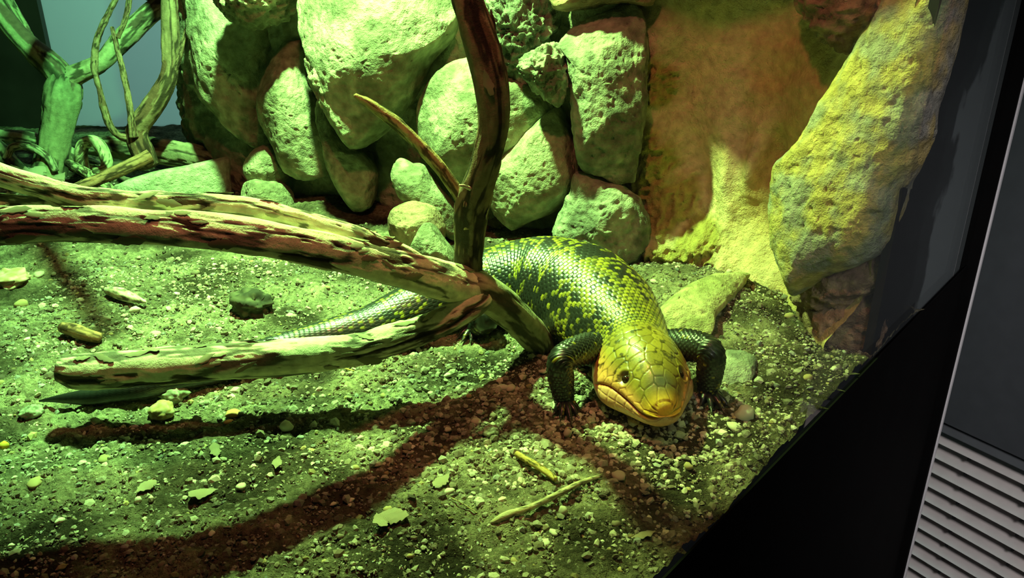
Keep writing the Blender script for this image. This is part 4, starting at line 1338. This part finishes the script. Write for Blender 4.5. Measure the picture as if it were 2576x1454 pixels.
put_pebble(85, 1056, 44, 1, 'pale grey green clod near the frame edge below the tail tip', name='soil_clod', cat='clod', mesh=clod)
put_pebble(640, 780, 92, 1, 'dark mossy clump standing alone behind the tail', name='soil_clump', cat='clump', mesh=dclod)
put_pebble(12, 1134, 26, 1, 'bright orange yellow pebble at the frame edge', mesh=ochp)
put_pebble(722, 1088, 42, 2, 'pale oval pebble in the sunlit gravel below the log shadow')
put_pebble(1264, 992, 34, 0, 'white pebble beside a tan one near the lizard hand')
put_pebble(1286, 992, 26, 1, 'tan pebble touching the white one near the lizard hand')
put_pebble(1198, 1073, 24, 5, 'single tan pebble in the dark shadow below the branch joint')
put_pebble(1428, 1100, 28, 2, 'cream pebble in front of the lizard left hand')
put_pebble(1284, 1150, 26, 0, 'white pebble at the top end of the yellow twig')
put_pebble(1404, 1198, 26, 2, 'white pebble at the lower end of the yellow twig')
put_pebble(1130, 1250, 30, 0, 'bright white angular pebble in the foreground gravel')
put_pebble(1235, 1101, 44, 7, 'dull olive clod between the shadow bands', name='soil_clod', cat='clod', mesh=clod)
put_pebble(978, 1296, 22, 4, 'yellow round pebble in the dark foreground')
put_pebble(1870, 1062, 60, 2, 'wide pale pebble beside the right front claws')
put_pebble(1845, 1086, 34, 1, 'rounded pale pebble below the wide one')
put_pebble(1733, 1168, 20, 4, 'yellow pebble lit inside the lizard shadow')
put_pebble(1558, 1202, 34, 5, 'pinkish pebble at the edge of the lizard shadow')
put_pebble(1370, 1376, 40, 2, 'broad white flake near the bottom of the frame', flat=0.5)
put_pebble(1392, 1348, 28, 0, 'white pebble above the broad flake')
put_pebble(1550, 1322, 22, 7, 'bluish grey pebble in the dark foreground')
put_pebble(1417, 1296, 34, 3, 'knobbly pale pebble below the dry stalk')
put_pebble(350, 1272, 22, 2, 'pale round pebble in the dim foreground')
put_pebble(90, 1230, 30, 4, 'yellow flat pebble in the dim foreground', flat=0.6)
put_pebble(265, 1166, 28, 4, 'yellow chip above the lower shadow band', flat=0.6)
put_pebble(1700, 706, 22, 0, 'white pebble between the lizard back and the rock wall')
put_pebble(1832, 708, 18, 2, 'pale pebble lying on the smooth rock ridge')
put_pebble(25, 706, 80, 2, 'ragged pale bark lump at the frame edge', cat='bark chip', name='bark_lump', flat=0.7, mesh=barky)
MARKS = [(150, 760, 'near the ragged bark lump'), (320, 800, 'beside the bright bark chip'), (640, 700, 'behind the mossy clump'), (900, 720, 'on the lit soil behind the tail'),
         (300, 1010, 'beside the tail tip'), (120, 1170, 'under the two tone pebble'), (600, 1000, 'just below the log limb'), (950, 1000, 'between log and its shadow'), (500, 1180, 'between the two shadow bands'),
         (900, 1150, 'above the long lower shadow'), (250, 1350, 'in the dim front corner'), (700, 1380, 'below the lower shadow band'), (1100, 1350, 'near the end of the dry stalk'), (1330, 1080, 'before the left front foot'),
         (1450, 1300, 'in front of the dry stalk'), (1450, 1160, 'beside the yellow twig'), (1620, 1400, 'close to the front glass'), (1700, 1250, 'inside the lizard shadow'), (1900, 1100, 'right of the right front foot'),
         (2050, 950, 'between the flat stone and the glass'), (1900, 800, 'between ridge stone and rock wall'), (1620, 700, 'behind the lizard back')]
CNAME = ['white', 'cream', 'white', 'tan', 'ochre', 'cream', 'grey', 'brown', 'white', 'dull brown']
rngp = np.random.default_rng(5)
taken = {}
cnt = tries = 0
while cnt < 120 and tries < 4000:
    tries += 1
    u, v = rngp.uniform(0, 2150), rngp.uniform(650, 1440)
    p = gnd(u, v)
    q2 = np.array([[p[0], p[1]]])
    if not in_tank(q2)[0] or ((q2[0] - GA) @ GN) < 0.008:
        continue
    if np.min(np.hypot(spc[:, 0] - p[0], spc[:, 1] - p[1])) < 0.05:
        continue
    wpx = rngp.uniform(11, 22)
    k = int(rngp.integers(10))
    mk = min(MARKS, key=lambda t_: math.hypot(t_[0] - u, 1.6 * (t_[1] - v)))[2]
    lab = ('small ' if wpx > 16 else 'tiny ') + CNAME[k] + ' pebble ' + mk
    if taken.get(lab, 0):
        continue
    taken[lab] = 1
    put_pebble(u, v, wpx, k, lab, group='loose pebbles in the gravel')
    cnt += 1


# ------------------------------------------------------------------ litter on the gravel
def stalk(name, label, cat, pts, seed, pale, under, bark=0.4, m_=20, mat=None):
    C = []
    for (u, v, h, wpx) in pts:
        p = gnd(u, v, h)
        t = (p - CAM) @ FWD
        C.append((p[0], p[1], h + float(soil_z(p[0], p[1])), wpx * t / FPX / 2))
    C = np.array(C)
    c0 = np.array([*C[:, :2].mean(0), C[:, 2].min() - C[:, 3].max()])
    C[:, :3] -= c0
    o = tube(name, C, 60, m_, seed=seed, bark=bark, pale=pale, under=under, mat=mat or M_DRY)
    o.location = c0
    return tag(o, label, cat)


stalk('yellow_twig', 'short yellow twig lying in front of the lizard', 'twig', [(1300, 1150, 0.004, 16), (1330, 1168, 0.005, 17), (1365, 1188, 0.005, 17), (1398, 1212, 0.004, 14)], 61, (0.75, 0.56, 0.17), (0.5, 0.33, 0.09))
stalk('dry_stalk', 'long flattened dry stalk in the foreground gravel', 'stalk', [(1235, 1325, 0.003, 10), (1275, 1305, 0.004, 20), (1330, 1285, 0.005, 18), (1400, 1250, 0.005, 16), (1460, 1220, 0.005, 14), (1512, 1200, 0.003, 8)], 63, (0.62, 0.54, 0.34), (0.45, 0.37, 0.2))
stalk('bark_chip', 'bright white bark chip on the sunlit soil', 'bark chip', [(272, 742, 0.006, 18), (300, 750, 0.007, 30), (335, 760, 0.006, 26), (368, 770, 0.004, 8)], 65, (0.85, 0.78, 0.62), (0.6, 0.5, 0.34))
stalk('bark_roll', 'rolled brown bark piece near the frame edge', 'bark chip', [(162, 838, 0.006, 26), (190, 846, 0.007, 34), (225, 856, 0.007, 32), (255, 862, 0.005, 26)], 67, (0.46, 0.26, 0.13), (0.2, 0.11, 0.06))
stalk('grass_stem', 'thin yellow stem lying below the log', 'stem', [(822, 918, 0.002, 4), (855, 924, 0.003, 5), (893, 936, 0.002, 4)], 69, (0.6, 0.45, 0.14), (0.5, 0.36, 0.1), m_=10)
stalk('fine_stem', 'hair thin stem trailing from the white angular pebble', 'stem', [(1135, 1262, 0.002, 4), (1170, 1280, 0.003, 3), (1200, 1300, 0.002, 3)], 70, (0.5, 0.42, 0.2), (0.4, 0.3, 0.12), m_=10)
LEAVES = ['curled yellow leaf flake below the middle shadow band', 'thin brown flake left of the curled yellow one', 'dull flake at the edge of the upper shadow', 'long pale flake above the dry stalk', 'broad dry flake in the dark foreground', 'small flake near the glass in the foreground', 'little flake in the gravel below the log shadow', 'pale flake on the end of the dry stalk', 'narrow flake beside the broad dry one']
for k, (u, v, s, a) in enumerate([(515, 1258, 0.0075, 0.4), (372, 1245, 0.006, 1.0), (545, 1150, 0.006, 2.2), (1110, 1230, 0.007, 0.9), (990, 1320, 0.009, 2.8), (1620, 1355, 0.006, 0.2), (700, 1180, 0.005, 1.5), (1285, 1310, 0.007, 0.1), (960, 1330, 0.006, 2.0)]):
    p = gnd(u, v)
    o = add_obj('leaf_flake', FLAKES[k % 8], M_BARK, None, (p[0], p[1], float(soil_z(p[0], p[1])) + 0.0035))
    o.scale = (s, s * 0.6, s * 0.35)
    o.rotation_euler = (0.2 * math.sin(k), 0.2 * math.cos(k * 1.7), a)
    tag(o, LEAVES[k], 'leaf', 'dry flakes in the gravel')
